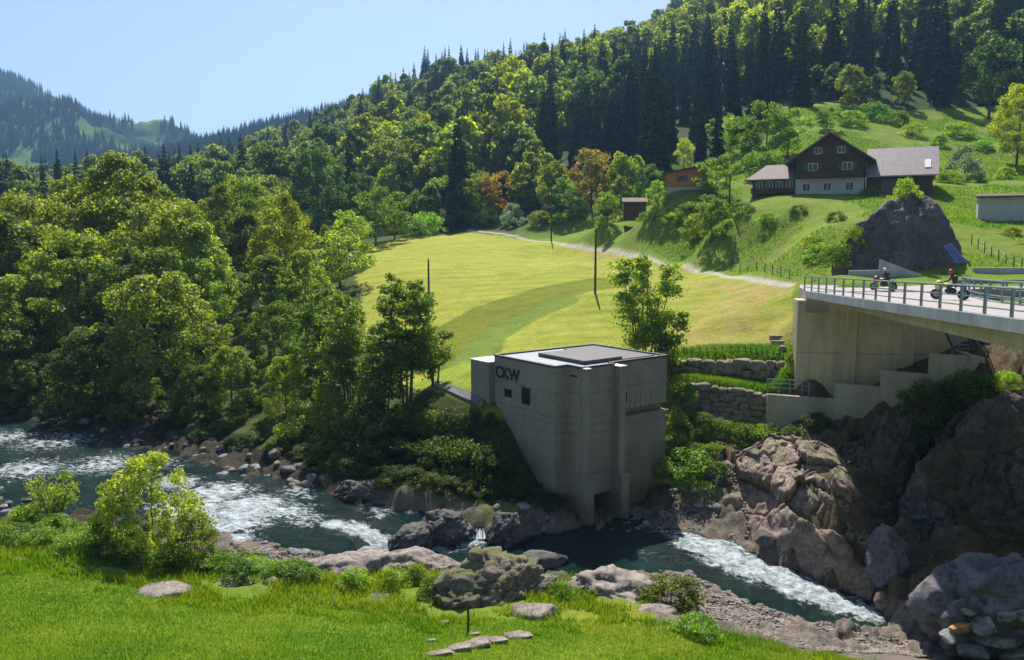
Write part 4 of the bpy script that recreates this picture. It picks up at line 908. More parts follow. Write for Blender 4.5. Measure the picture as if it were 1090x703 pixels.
    m = MB(); m.v = e + rd + [(x, y, z - .2) for x, y, z in e]; m.f = [(0, 1, 5, 4), (1, 2, 5), (2, 3, 4, 5), (3, 0, 4), (9, 8, 7, 6), (0, 6, 7, 1), (1, 7, 8, 2), (2, 8, 9, 3), (3, 9, 6, 0)]
    ra = m.build("roof", roofA, a)
    MB().box(-.3, .3, -.3, .3, 0, 1.5).build("chimney", M['woodgrey'], ra, (5.4, 2.2, 4.5))
    # terrace table-like white thing left
    ox2, oy2, oz2 = P(709, 206, 134)
    w = props(empty("timber_cabin", (ox2, oy2, oz2), math.radians(-14)), "orange timber cabin with a sloping roof on a pale base left of the farmhouse", "cabin")
    MB().box(0, 6.6, 0, 5, -2, 1.0).build("base", M['plaster'], w)
    MB().prism([0] * 4, [(0, -.05, 1), (6.6, -.05, 1), (6.6, -.05, 4.4), (0, -.05, 3.2)], [(0, 5, 1), (6.6, 5, 1), (6.6, 5, 4.4), (0, 5, 3.2)]).build("wall", M['woodor'], w)
    MB().prism([0] * 4, [(-.7, -.8, 3.1), (7.3, -.8, 4.55), (7.3, -.8, 4.75), (-.7, -.8, 3.3)], [(-.7, 5.6, 3.1), (7.3, 5.6, 4.55), (7.3, 5.6, 4.75), (-.7, 5.6, 3.3)]).build("roof", M['wood'], w)
    win(w, 1.8, -.05, 1.9, 1.5, .9, M['wood'])
    x, y, z = P(664, 229, 146)
    s = props(empty("field_shed", (x, y, z), -.1), "small dark wooden field shed with a pale roof among the orchard trees", "shed")
    MB().box(0, 4, 0, 3, -1, 2.2).build("wall", M['wood'], s)
    MB().prism([0] * 4, [(-.3, -.4, 2.2), (4.3, -.4, 2.2), (4.3, -.4, 2.35), (-.3, -.4, 2.35)], [(-.3, 3.4, 3.1), (4.3, 3.4, 3.1), (4.3, 3.4, 3.25), (-.3, 3.4, 3.25)]).build("roof", M['woodgrey'], s)
    x, y, z = P(1041, 226, 101)
    s = props(empty("long_shed", (x, y, z), math.radians(-26)), "long low whitewashed shed with a flat dark roof at the right edge", "shed")
    MB().box(0, 11, 0, 3, -1.5, 1.7).build("wall", M['plaster'], s)
    MB().prism([0] * 4, [(-.3, -.5, 1.7), (11.3, -.5, 1.7), (11.3, -.5, 1.95), (-.3, -.5, 1.95)], [(-.3, 3.4, 2.2), (11.3, 3.4, 2.2), (11.3, 3.4, 2.45), (-.3, 3.4, 2.45)]).build("roof", M['wood'], s)
    # woodpile trailer by the orchard
    x, y, z = P(645, 231, 142)
    s = props(empty("farm_cart", (x, y, z + .1), .2), "small dark farm cart standing under the orchard trees", "cart")
    MB().box(-1, 1, -.6, .6, .5, .62).box(-1, 1, -.6, -.55, .62, 1.1).box(-1, 1, .55, .6, .62, 1.1).box(-1, -.95, -.55, .55, .62, 1.1).box(.95, 1, -.55, .55, .62, 1.1).build("box", M['wood'], s)
    for y_ in (-.7, .62): MB().tube([(0, y_, .38), (0, y_ + .1, .38)], .38, 12).build("wheel", M['black'], s)
    MB().tube([(-1, 0, .55), (-2, 0, .3)], .04).build("drawbar", M['darksteel'], s)
farm()
# poles
for px, yt, yb, Y, lab in [(456.5, 277, 322, 105, "dark wooden pole on the left side of the mown field"), (633.5, 245, 312, 96, "dark wooden pole at the top of the darker grass swath"), (586.8, 190, 253, 158, "tall wooden power pole at the upper edge of the field beside the orchard"),
                      (385, 251, 276, 150, "short wooden pole at the far left corner of the field"), (776, 186, 228, 117, "wooden power pole on the slope left of the farmhouse"), (886, 172, 209, 119, "thin wooden pole in front of the barn")]:
    x, y, _ = P(px, yb, Y); g = ground1(x, y); top = P(px, yt, Y)[2]
    t = props(empty("power_pole", (x, y, g - .3)), lab, "pole")
    MB().tube([(0, 0, 0), (0, 0, top - g + .3)], [.15, .11], 8).build("shaft", M['pole'], t)
    ca = MB().box(-.05, .05, -.05, .05, 0, .22).build("cap", M['darksteel'], t, (0, 0, top - g + .3))
# fences
def fence(pts, label, n, h=1.1, r=.05):
    x0, y0, z0 = pts[0]; t = props(empty("wire_fence", (x0, y0, z0)), label, "fence"); tops = []
    A = np.array(pts); seg = np.linspace(0, len(pts) - 1, n)
    for s in seg:
        i = min(int(s), len(pts) - 2); f = s - i; x, y, z = A[i] * (1 - f) + A[i + 1] * f; z = ground1(x, y)
        MB().tube([(0, 0, -.2), (0, 0, h)], r, 5).build("post", M['pole'], t, (x - x0, y - y0, z - z0)); tops.append((x - x0, y - y0, z - z0))
    MB().tube([(a, b, c + h * .9) for a, b, c in tops], .012, 4).tube([(a, b, c + h * .5) for a, b, c in tops], .012, 4).build("wire", M['galv'], t)
fence([gp(1034, 262), gp(1060, 278), gp(1090, 290), gp(1120, 296)], "post and wire fence crossing the meadow right of the outcrop", 12)
fence([gp(728, 379, 60, 90), gp(790, 377, 60, 90), gp(836, 380, 60, 90)], "row of short fence posts along the top of the upper stone wall", 16, .8, .04)
fence([gp(840, 298), gp(810, 290), gp(780, 282)], "fence along the upper side of the gravel track near the bridge", 8, 1.0)
# wooden stake and pale edging stones in the foreground
x, y, z = PZ(498, 676, 2.3)
props(MB().tube([(0, 0, -.3), (.03, 0, .6), (0, 0, 1.45)], [.06, .055, .045], 7).build("stake", M['pole'], None, (x, y, ground1(x, y))), "thin dark wooden stake standing in the foreground grass", "stake")
eg = [(470, 697, .5, "pale flat stone nearest the bottom edge left of the lawn stones"), (487, 692, .55, "pale flat edging stone second from the left in the lawn"), (505, 688, .7, "largest pale flat edging stone in the middle of the lawn row"), (528, 684, .5, "pale narrow stone right of the largest lawn stone"), (552, 679, .6, "long pale stone at the right end of the lawn row"), (505, 676, .22, "small pale pebble lump above the lawn row by the stake"), (459, 683, .18, "tiny pale stone left of the stake"), (472, 664, .25, "small pale stone in the long grass left of the stake"), (40, 700, .2, "tiny pale stone low in the left grass")]
for i, (px, py, s, lab) in enumerate(eg[:8]):
    x, y, z = PZ(px, py, 2.7); x, y, z = gp(px, py, 26, 50)
    rock("lawn_stone", rock_mesh("ls", 120 + i, 4, M['rock'], (s * 1.25, s * .6, s * .3), 8, .2, 0, 0, 0, .6), (x, y, z + .05), .3, lab, "stone", "pale stones in the lawn")
# blue tarpaulin on the outcrop
a = [P(1003, 262, 76.6), P(1011, 259, 77.0), P(1028, 279, 75.6), P(1016, 280, 75.4)]
V = []; Fc = []
for i in range(9):
    for j in range(9):
        u, v = i / 8, j / 8; p = [(a[0][k] * (1 - u) + a[1][k] * u) * (1 - v) + (a[3][k] * (1 - u) + a[2][k] * u) * v for k in range(3)]
        V.append((p[0], p[1] + .12 * math.sin(i * 2.1 + j) - .25, p[2]))
for i in range(8):
    for j in range(8): Fc.append((i * 9 + j, i * 9 + j + 1, (i + 1) * 9 + j + 1, (i + 1) * 9 + j))
tp = link("tarpaulin", mk_mesh("tarpaulin", V, Fc, simple('blue tarpaulin', (.07, .13, .34), .5, var=.2, scale=1)))
sol = tp.modifiers.new("s", 'SOLIDIFY'); sol.thickness = .03
props(tp, "blue tarpaulin lying on the right flank of the grey outcrop", "tarpaulin")
# small waterfall between the dark boulders
def fall():
    V = []; Fc = []
    a0, a1 = P(499, 541, 53.2), P(514, 541, 53.2); b0, b1 = P(489, 574, 51.2), P(523, 574, 51.2)
    nu, nv = 30, 30; rg = np.random.RandomState(3); jit = rg.uniform(-.12, .12, nu + 1)
    for j in range(nv + 1):
        v = j / nv
        for i in range(nu + 1):
            u = i / nu; x = (a0[0] * (1 - u) + a1[0] * u) * (1 - v) + (b0[0] * (1 - u) + b1[0] * u) * v
            y = a0[1] * (1 - v ** 2) + b0[1] * v ** 2 + jit[i] * v; z = a0[2] * (1 - v ** 1.5) + b0[2] * v ** 1.5 if False else a0[2] + (b0[2] - a0[2]) * v ** 1.4
            V.append((x, y, z + .03 * math.sin(i * 1.7)))
    n = nu + 1
    for j in range(nv):
        for i in range(nu): Fc.append((j * n + i, j * n + i + 1, (j + 1) * n + i + 1, (j + 1) * n + i))
    m, nt, b = newmat("falling water"); nz = noise_node(nt, 2.2, 6, .7, stretch=(3.5, .4, .35))
    r = ramp(nt, nz.outputs[0], [(.42, (.03, .06, .08)), (.62, (.7, .78, .85))]); nt.links.new(r.outputs[0], b.inputs[0]); b.inputs["Roughness"].default_value = .3; bump(nt, b, nz.outputs[0], .6, .1)
    props(link("waterfall", mk_mesh("waterfall", V, Fc, m, smooth=True)), kind="structure")
fall()
# ------------------------------------------------------------------ motorcycles and riders
def skin_body(name, joints, edges, mat, parent=None):
    me = bpy.data.meshes.new(name); me.from_pydata([j[0] for j in joints], edges, []); o = bpy.data.objects.new(name, me); C.objects.link(o)
    sk = o.modifiers.new("skin", 'SKIN'); 
    for i, j in enumerate(joints): me.skin_vertices[0].data[i].radius = (j[1], j[1] * (j[2] if len(j) > 2 else 1))
    me.skin_vertices[0].data[0].use_root = True
    sb = o.modifiers.new("sub", 'SUBSURF'); sb.levels = 1; sb.render_levels = 1
    dg = bpy.context.evaluated_depsgraph_get(); m2 = bpy.data.meshes.new_from_object(o.evaluated_get(dg)); bpy.data.objects.remove(o)
    m2.materials.clear(); m2.materials.append(mat); m2.polygons.foreach_set("use_smooth", [True] * len(m2.polygons))
    return link(name, m2, parent)
def moto(loc, rz, bodycol, label, rider, jacket, legs, helmet, lean=0):
    t = props(empty("motorcycle", loc, rz), label, "motorcycle"); t.rotation_euler = (lean, 0, rz)
    paint = simple('moto paint', bodycol, .35, var=.05, bmp=0)
    for x in (-.72, .75):
        V = []; 
        tor = bmesh.new(); R0, r0 = .27, .07
        vs_ = [[tor.verts.new((x + (R0 + r0 * math.cos(b)) * math.cos(a), r0 * math.sin(b), .34 + (R0 + r0 * math.cos(b)) * math.sin(a))) for b in [k * math.pi / 4 for k in range(8)]] for a in [k * math.pi / 10 for k in range(20)]]
        for i in range(20):
            for j in range(8): tor.faces.new((vs_[i][j], vs_[(i + 1) % 20][j], vs_[(i + 1) % 20][(j + 1) % 8], vs_[i][(j + 1) % 8]))
        me = bpy.data.meshes.new("tyre"); tor.to_mesh(me); tor.free(); me.materials.append(M['black']); wh = link("wheel", me, t)
        MB().tube([(x, -.05, .34), (x, .05, .34)], .2, 14).build("rim", M['galv'], wh)
    MB().tube([(.75, 0, .34), (.52, 0, .85), (.45, 0, 1.05)], .05).tube([(.45, -.35, 1.08), (.42, 0, 1.02), (.45, .35, 1.08)], .02).build("fork", M['darksteel'], t)
    MB().add(*[(ICO[3][0] * [.34, .2, .2] + [-.02, 0, .55]), ICO[3][1]]).tube([(-.72, .05, .34), (-.1, .1, .42)], .05).build("engine", M['darksteel'], t)
    MB().add(ICO[3][0] * [.33, .17, .16] + [.16, 0, .88], ICO[3][1]).build("fuel_tank", paint, t, smooth=True)
    V = ICO[3][0] * [.26, .24, .32] + [.62, 0, .88]; MB().add(V, ICO[3][1]).build("fairing", paint, t, smooth=True)
    MB().add(ICO[3][0] * [.42, .13, .07] + [-.42, 0, .86], ICO[3][1]).build("seat", M['black'], t, smooth=True)
    MB().box(-.85, -.55, -.36, -.16, .55, .9).box(-.85, -.55, .16, .36, .55, .9).build("pannier", M['darksteel'], t, bevel=.03)
    r = props(empty("person", loc, rz), rider, "person"); r.rotation_euler = (lean, 0, rz)
    js = [((-.25, 0, .98), .17), ((-.2, 0, 1.2), .16), ((-.08, 0, 1.42), .19, .8), ((-.02, 0, 1.54), .08), ((.0, 0, 1.62), .07),
          ((-.08, .2, 1.42), .085), ((.12, .3, 1.2), .06), ((.4, .3, 1.1), .045), ((-.08, -.2, 1.42), .085), ((.12, -.3, 1.2), .06), ((.4, -.3, 1.1), .045),
          ((-.22, .14, .94), .12), ((.18, .24, .82), .09), ((-.1, .22, .42), .06), ((.06, .22, .36), .05), ((-.22, -.14, .94), .12), ((.18, -.24, .82), .09), ((-.1, -.22, .42), .06), ((.06, -.22, .36), .05)]
    ed = [(0, 1), (1, 2), (2, 3), (3, 4), (2, 5), (5, 6), (6, 7), (2, 8), (8, 9), (9, 10), (0, 11), (11, 12), (12, 13), (13, 14), (0, 15), (15, 16), (16, 17), (17, 18)]
    skin_body("body", js, ed, simple('rider jacket', jacket, .7, var=.1), r)
    MB().add(ICO[3][0] * [.15, .13, .155] + [.03, 0, 1.72], ICO[3][1]).build("helmet", simple('helmet', helmet, .3, var=.05, bmp=0), r, smooth=True)
    MB().add(ICO[3][0] * [.06, .105, .06] + [.12, 0, 1.72], ICO[3][1]).build("visor", M['glassdark'], r, smooth=True)
    MB().add(ICO[2][0] * [.15, .2, .2] + [-.24, 0, 1.32], ICO[2][1]).build("backpack", M['black'], r, smooth=True)
moto((P(1011, 319, 49)[0], 49, zdeck(49) - .03), math.radians(150), (.45, .55, .05), "motorcycle with yellow green fairing riding across the bridge", "rider in dark jacket with red helmet on the yellow green motorcycle", (.05, .03, .035), None, (.45, .03, .03))
moto((P(940, 313, 64)[0], 64, zdeck(63) - .0), math.radians(135), (.35, .04, .05), "red motorcycle farther along the bridge near the outcrop", "rider in black with pale helmet on the red motorcycle", (.03, .03, .035), None, (.6, .6, .58), .1)
# ------------------------------------------------------------------ distant mountains
def lerp_sky(px, sky): a = np.array(sky, float); return np.interp(px, a[:, 0], a[:, 1])
MTN = {}
def mountain(name, sky, Yr, Y0, z0, px0, px1, nu, label_col, seed, power=.9, amp=1.0):
    pxs = np.linspace(px0, px1, nu); ts = np.concatenate([np.linspace(0, 1, 90), np.linspace(1.02, 1.5, 20)])
    py = lerp_sky(pxs, sky); zr = np.array([P(a, b, Yr)[2] for a, b in zip(pxs, py)])
    V = []
    for t in ts:
        Y = Y0 + (Yr - Y0) * t; X = (pxs - 545) / F * Y * .99
        z = z0 + (zr - z0) * (t ** power if t <= 1 else 1 - (t - 1) * 1.2)
        V.append(np.stack([X, np.full(nu, Y), z], -1))
    V = np.array(V); sh = V.shape[:2]; V = V.reshape(-1, 3)
    w = np.repeat(np.clip(1 - np.abs(ts - .5) * 1.9, 0, 1), nu)
    V[:, 2] += amp * w * (Yr - Y0) * .10 * ridged(V * np.array([1, 1, 0]) / (Yr * .12), 4, seed)
    i = np.arange(len(V)).reshape(sh); Fc = np.stack([i[:-1, :-1], i[:-1, 1:], i[1:, 1:], i[1:, :-1]], -1).reshape(-1, 4)
    m, nt, b = newmat(name + " ground"); n = noise_node(nt, .012, 6, .6)
    r = ramp(nt, n.outputs[0], label_col); nt.links.new(r.outputs[0], b.inputs[0]); b.inputs["Roughness"].default_value = 1; b.inputs["Specular IOR Level"].default_value = 0
    props(link(name, mk_mesh(name, V, Fc, m, smooth=True)), kind="structure"); MTN[name] = (V.reshape(*sh, 3), ts)
dk = [(.45, (.03, .05, .03)), (.60, (.06, .11, .04))]; mx = [(.42, (.03, .05, .03)), (.56, (.10, .16, .05)), (.7, (.17, .24, .08))]
mountain("mountain", [(-400, 10), (-100, 44), (0, 80), (25, 86), (60, 101), (88, 112), (105, 128), (150, 143), (200, 153), (225, 160), (320, 180)], 1700, 850, 25, -400, 320, 240, mx, 3)
MTNL = MTN["mountain"]
mountain("mountain", [(150, 176), (190, 164), (230, 154), (290, 138), (340, 126), (400, 112), (480, 97), (560, 84), (640, 57), (690, 36), (740, 14), (800, -20), (900, -60), (1300, -100)], 1100, 770, 60, 150, 1250, 240, dk, 5, .8, .5)
V_R = MTN["mountain"]
mountain("far_mountain", [(-200, 175), (60, 172), (130, 160), (190, 154), (215, 150), (240, 156), (330, 165), (420, 180)], 3600, 2300, 60, -200, 420, 120, dk, 7)
# ------------------------------------------------------------------ foliage builders
def leaf_quads(c, nrm, size, rg, asp=.62):
    n = len(c); t = rg.normal(size=(n, 3)); nrm = nrm / (np.linalg.norm(nrm, axis=1)[:, None] + 1e-9)
    a = np.cross(nrm, t); a /= np.linalg.norm(a, axis=1)[:, None] + 1e-9; b = np.cross(nrm, a)
    s = (size * rg.uniform(.6, 1.35, n))[:, None]
    V = np.stack([c - a * s, c - b * s * asp, c + a * s, c + b * s * asp], 1).reshape(-1, 3)
    return V, np.arange(n * 4).reshape(n, 4)
PROF = {
    'round': lambda t: np.sin(np.pi * (.10 + .84 * t)) ** .65,
    'ovoid': lambda t: np.sin(np.pi * (.16 + .80 * t)) ** .9,
    'cone': lambda t: (1 - t) ** .7 * np.minimum(1, t * 5 + .45),
    'bush': lambda t: np.sqrt(np.clip(1 - t * t * .96, 0, 1)),
    'vase': lambda t: np.sin(np.pi * (.05 + .78 * t)) ** .8 * (.55 + .5 * t),
}
def crown(rg, H, R, zb, nc, nl, ls, prof='round', rc=.24, flat=.75, seed=0, drop=.0):
    t = rg.uniform(0, 1, nc) ** .85; an = rg.uniform(0, 2 * np.pi, nc)
    lob = 1 + .28 * noise3(np.stack([np.cos(an) * 1.5, np.sin(an) * 1.5, t * 3], -1) + seed * 7.7, seed)
    rad = R * PROF[prof](t) * (.45 + .55 * np.sqrt(rg.uniform(0, 1, nc))) * lob
    cc = np.stack([np.cos(an) * rad, np.sin(an) * rad, zb + (H - zb) * t * (1 - .04 * rg.rand(nc))], -1)
    rcs = R * rc * rg.uniform(.6, 1.35, nc)
    idx = rg.choice(nc, nl, p=rcs ** 2 / (rcs ** 2).sum())
    d = rg.normal(size=(nl, 3)); d /= np.linalg.norm(d, axis=1)[:, None]
    rr = rcs[idx] * rg.uniform(.35, 1.12, nl) ** .7
    c = cc[idx] + d * rr[:, None] * np.array([1, 1, flat]); c[:, 2] -= drop * rr
    c[:, 2] = np.maximum(c[:, 2], .05)
    nr = d * .8 + rg.normal(size=(nl, 3)) * .7 + [0, 0, .35]
    V, Fc = leaf_quads(c, nr, ls, rg); return V, Fc, cc
def trunk_mb(rg, H, zb, cc, r0, nl=14, lean=.03, start=0):
    mb = MB(); k = 7; pts = []; dx = rg.uniform(-lean, lean) * H; dy = rg.uniform(-lean, lean) * H
    for i in range(k + 1):
        f = i / k; pts.append((dx * f * f + rg.uniform(-.02, .02) * H * .3, dy * f * f, f * H * .82 - (.4 if i == 0 else 0)))
    mb.tube(pts, [r0 * (1.3 if i == 0 else 1) * (1 - .9 * i / k) + .01 for i in range(k + 1)], 7)
    sel = rg.choice(len(cc), min(nl, len(cc)), replace=False)
    for j in sel:
        c = cc[j]; f = min(.95, max(.12, (c[2] - .35 * np.hypot(c[0], c[1]) - .1 * H) / (H * .82))); i = int(f * k); ff = f * k - i
        p = np.array(pts[i]) * (1 - ff) + np.array(pts[min(i + 1, k)]) * ff
        m = (p + c) / 2 + [0, 0, -.04 * H + rg.uniform(-.02, .05) * H]
        mb.tube([tuple(p), tuple(m), tuple(c)], [r0 * .34 * (1 - f * .6), r0 * .2 * (1 - f * .5), .012], 5, cap=False)
    return mb
def tree_proto(name, seed, H, R, zb, nc, nl, ls, prof='round', r0=None, bark='bark', leaf='leafA', rc=.24, **k):
    rg = np.random.RandomState(seed); V, Fc, cc = crown(rg, H, R, zb, nc, nl, ls, prof, rc, seed=seed, **k)
    mb = trunk_mb(rg, H, zb, cc, r0 or H * .017)
    return (mk_mesh("trunk", mb.v, mb.f, M[bark], smooth=True), mk_mesh("crown", V, Fc, M[leaf]), H, R)
def place_tree(pr, x, y, z, H, label, cat="tree", group=None, col=(1, 1, 1), rz=None, wide=1.0, name="tree", parts=("trunk", "crown")):
    t = props(empty(name, (x, y, z), RK.uniform(0, 6.28) if rz is None else rz), label, cat, group); s = H / pr[2]; t.scale = (s * wide, s * wide, s)
    a = link(parts[0], pr[0], t); b = link(parts[1], pr[1], t); b.color = (*col, 1)
    return t
def spruce_mesh(name, seed, H=24, R=3.6, tiers=26, nb=10, zb=1.5, mat='needle'):
    rg = np.random.RandomState(seed); V = []; Fc = []
    for i in range(tiers):
        f = i / (tiers - 1); z = zb + (H - zb) * f ** .93; r = R * (1 - f) ** .85 * rg.uniform(.82, 1.15) + .12; n = max(4, int(nb * (1 - .5 * f)))
        a0 = rg.uniform(0, 6.28)
        for k in range(n):
            a = a0 + 6.283 * k / n + rg.uniform(-.2, .2); rr = r * rg.uniform(.65, 1.2); zz = z + rg.uniform(-.3, .3)
            d = np.array([math.cos(a), math.sin(a), 0]); q = np.array([-d[1], d[0], 0]); w = .26 * rr + .12
            p0 = np.array([0, 0, zz]); dr = rr * rg.uniform(.28, .5)
            p1 = p0 + d * rr * .55 - [0, 0, dr * .35]; p2 = p0 + d * rr - [0, 0, dr * .85]
            b = len(V); V += [p0, p1 - q * w - [0, 0, .12 * rr], p2, p1 + q * w - [0, 0, .12 * rr], p1 + [0, 0, .1]]
            Fc += [(b, b + 1, b + 4), (b + 1, b + 2, b + 4), (b + 2, b + 3, b + 4), (b + 3, b, b + 4)]
            for u in (.45, .75):   # hanging twigs
                c = p0 + (p2 - p0) * u; s = rr * .17 + .1; b = len(V); V += [c - d * s + q * rg.uniform(-s, s), c + d * s + q * rg.uniform(-s, s), c - [0, 0, s * 2.4]]; Fc.append((b, b + 1, b + 2))
    nn = len(V); mi = [0] * len(Fc); m = MB().tube([(0, 0, -.5), (0, 0, H * .96)], [.28, .03], 6, cap=False)
    V += [np.array(v) for v in m.v]; Fc += [tuple(nn + i for i in f) for f in m.f]; mi += [1] * len(m.f)
    top = len(V); V += [np.array([-.15, 0, H - .9]), np.array([.15, 0, H - .9]), np.array([0, 0, H + .5]), np.array([0, -.15, H - .9]), np.array([0, .15, H - .9])]; Fc += [(top, top + 1, top + 2), (top + 3, top + 4, top + 2)]; mi += [0, 0]
    return mk_mesh(name, np.array(V), Fc, [M[mat], M['bark']], midx=mi)
def broad_far(name, seed, H, R, nl, ls, prof, leaf='leafA', zb=.12):
    rg = np.random.RandomState(seed); V, Fc, cc = crown(rg, H, R, H * zb, 46, nl, ls, prof, .27, seed=seed)
    m = MB().tube([(0, 0, -.6), (0, 0, H * .5)], [.25, .12], 6, cap=False); b = len(V)
    F2 = np.array(m.f) + b
    return mk_mesh(name, np.concatenate([V, np.array(m.v)]), np.concatenate([Fc, F2]), [M[leaf], M['bark']], midx=[0] * len(Fc) + [1] * len(F2))
# prototypes (meshes only)
NEAR = [tree_proto("n", 1, 18, 6.4, 3.0, 140, 19000, .20, 'round', rc=.18), tree_proto("n", 2, 20, 6.0, 3.0, 140, 19000, .20, 'ovoid', rc=.18), tree_proto("n", 3, 15, 5.6, .8, 140, 19000, .17, 'round', rc=.16),
        tree_proto("n", 4, 16, 4.2, 2.5, 120, 13000, .17, 'ovoid', rc=.17, bark='barkpale')]
WILLOW = tree_proto("w", 9, 13, 6.2, .4, 150, 22000, .16, 'bush', rc=.15, drop=.6)
BUSH = [tree_proto("b", 20 + i, 3.2, 2.3, .05, 42, 4200, .11, 'bush', r0=.06, rc=.27) for i in range(3)]
SHRUB = tree_proto("s", 30, 5.2, 2.7, .05, 120, 12000, .075, 'bush', r0=.035, rc=.15, drop=.2)
BLOOM = tree_proto('bl', 31, 3.2, 2.0, .05, 42, 3800, .11, 'bush', r0=.06, rc=.27, leaf='blossom')
SMALL = [tree_proto("m", 40 + i, 9, 3.2, 1.6, 48, 4200, .17, p) for i, p in enumerate(('round', 'ovoid', 'round'))]
FARB = [broad_far("broadleaf", 50 + i, 15, r, 3600, .40, p) for i, (r, p) in enumerate(((5.2, 'round'), (4.3, 'ovoid'), (5.6, 'round'), (3.6, 'ovoid')))]
FARB += [broad_far("broadleaf", 56 + i, 16, r, 3600, .40, p, 'leafL') for i, (r, p) in enumerate(((4.6, 'ovoid'), (5.4, 'round')))]
FARS = [spruce_mesh("spruce", 60 + i, 25, r) for i, r in enumerate((3.4, 4.0, 3.0, 3.7))]
LITE = spruce_mesh("spruce_lite", 70, 22, 3.8, 9, 6)
# ------------------------------------------------------------------ hillside forest
def forest():
    rg = np.random.RandomState(77); pts = []
    Y = 160.0
    while Y < 770:
        sp = 6.9 + Y * .012; n = int(1.75 * Y / sp); X = (np.linspace(-.80, .93, n) * Y + rg.uniform(-.45, .45, n) * sp); yy = Y + rg.uniform(-.45, .45, n) * sp
        pts.append(np.stack([X, yy], -1)); Y += sp * .95
    p = np.concatenate(pts); z = ground(p[:, 0], p[:, 1]); px, py = PROJ(p[:, 0], p[:, 1], z)
    keep = np.ones(len(p), bool)
    meadow = [(770, 215), (800, 160), (822, 122), (870, 112), (900, 116), (960, 122), (1010, 122), (1090, 112), (1400, 100), (1400, 320), (700, 330)]
    keep &= ~inpoly(px, py, meadow); keep &= ~((p[:, 1] < 190) & (px < 700) & (py > 232)); keep &= ~((px > 690) & (py > 190) & (px < 1400)); keep &= ~inpoly(p[:, 0], p[:, 1], FIELDP)
    keep &= ~((px < 380) & (p[:, 1] < 175))
    # meadow gaps in the valley on the left
    keep &= ~inpoly(px, py, [(195, 208), (260, 200), (265, 222), (200, 228)])
    p, z, px, py = p[keep], z[keep], px[keep], py[keep]
    pb = np.full(len(p), .72)
    pb[(py < 118) & (px < 600)] = .22; pb[px < 330] = .5
    pb[inpoly(px, py, [(560, 240), (570, 170), (620, 122), (690, 90), (760, 85), (850, 92), (870, 130), (760, 190), (700, 215)])] = .08
    pb[inpoly(px, py, [(510, 200), (590, 112), (680, 66), (760, 24), (840, -25), (910, -25), (888, 40), (860, 88), (800, 96), (740, 84), (690, 88), (625, 122), (565, 185)])] = .86
    pb[(px > 880) & (py < 128)] = .1; pb[(px > 1010) & (py < 128) & (py > 60)] = .25; pb[(py > 196) & (px > 380)] = .93
    lime = inpoly(px, py, [(480, 215), (560, 112), (680, 66), (760, 24), (840, -25), (930, -25), (900, 60), (860, 110), (800, 106), (740, 94), (690, 98), (625, 132), (565, 200)]) | ((py > 185) & (px > 380)); lime = np.where(lime, .72, .15); kd = np.where(rg.rand(len(p)) < lime, rg.randint(4, 6, len(p)), rg.randint(0, 4, len(p)))
    nz = fbm(np.stack([p[:, 0], p[:, 1], p[:, 0] * 0], -1) * .035, 3, 5); pb = np.clip(pb + nz * .7, 0.02, .98)
    isb = rg.rand(len(p)) < pb
    hb = np.where(isb, rg.uniform(.85, 1.5, len(p)), rg.uniform(.5, 1.1, len(p))); near = np.clip((p[:, 1] - 160) / 60, .45, 1); hb[isb] *= near[isb]
    vis = (px > -20) & (px < 1110) & (py > -20)
    for kind, mask, protos, nm, cat, grp in (("b", isb, FARB, "broadleaf_tree", "tree", "broadleaf trees in the hillside forest"), ("s", ~isb, FARS, "spruce", "spruce", "spruces in the hillside forest")):
        idx = np.nonzero(mask)[0]; order = idx[np.argsort(p[idx, 1] + 1e4 * (~vis[idx]))]; ind, rest = order[:255], order[255:]
        tints = [(1, 1, 1), (1.0, .95, .8), (1.2, 1.2, .8), (.75, .9, .95), (1.1, 1.1, 1.1)] if kind == "b" else [(1, 1, 1), (.85, .9, 1.0), (1.2, 1.25, .95)]
        labs = ["mid green broadleaf tree in the hillside forest", "yellowish green broadleaf tree in the hillside forest", "bright yellow green broadleaf tree in the hillside forest", "bluish green broadleaf tree in the hillside forest", "pale green broadleaf tree in the hillside forest"] if kind == "b" else ["dark spruce in the hillside forest", "bluish dark spruce in the hillside forest", "slightly lighter spruce in the hillside forest"]
        for j in ind:
            k = rg.randint(len(tints)) if kind == 's' else (rg.choice([1, 2, 4]) if kd[j] > 3 else rg.choice([0, 3, 0])); o = link(nm, protos[kd[j]] if kind == 'b' else protos[rg.randint(len(protos))], None, (p[j, 0], p[j, 1], z[j] - .3), rg.uniform(0, 6.28), float(hb[j])); o.color = (*tints[k], 1)
            props(o, labs[k], cat, grp)
        gn_forest(nm + "_forest", p[rest], z[rest], hb[rest], protos, rg, ("mass of " + ("broadleaf trees" if kind == "b" else "dark spruces") + " covering the upper hillside"), kd[rest] if kind == 'b' else None)
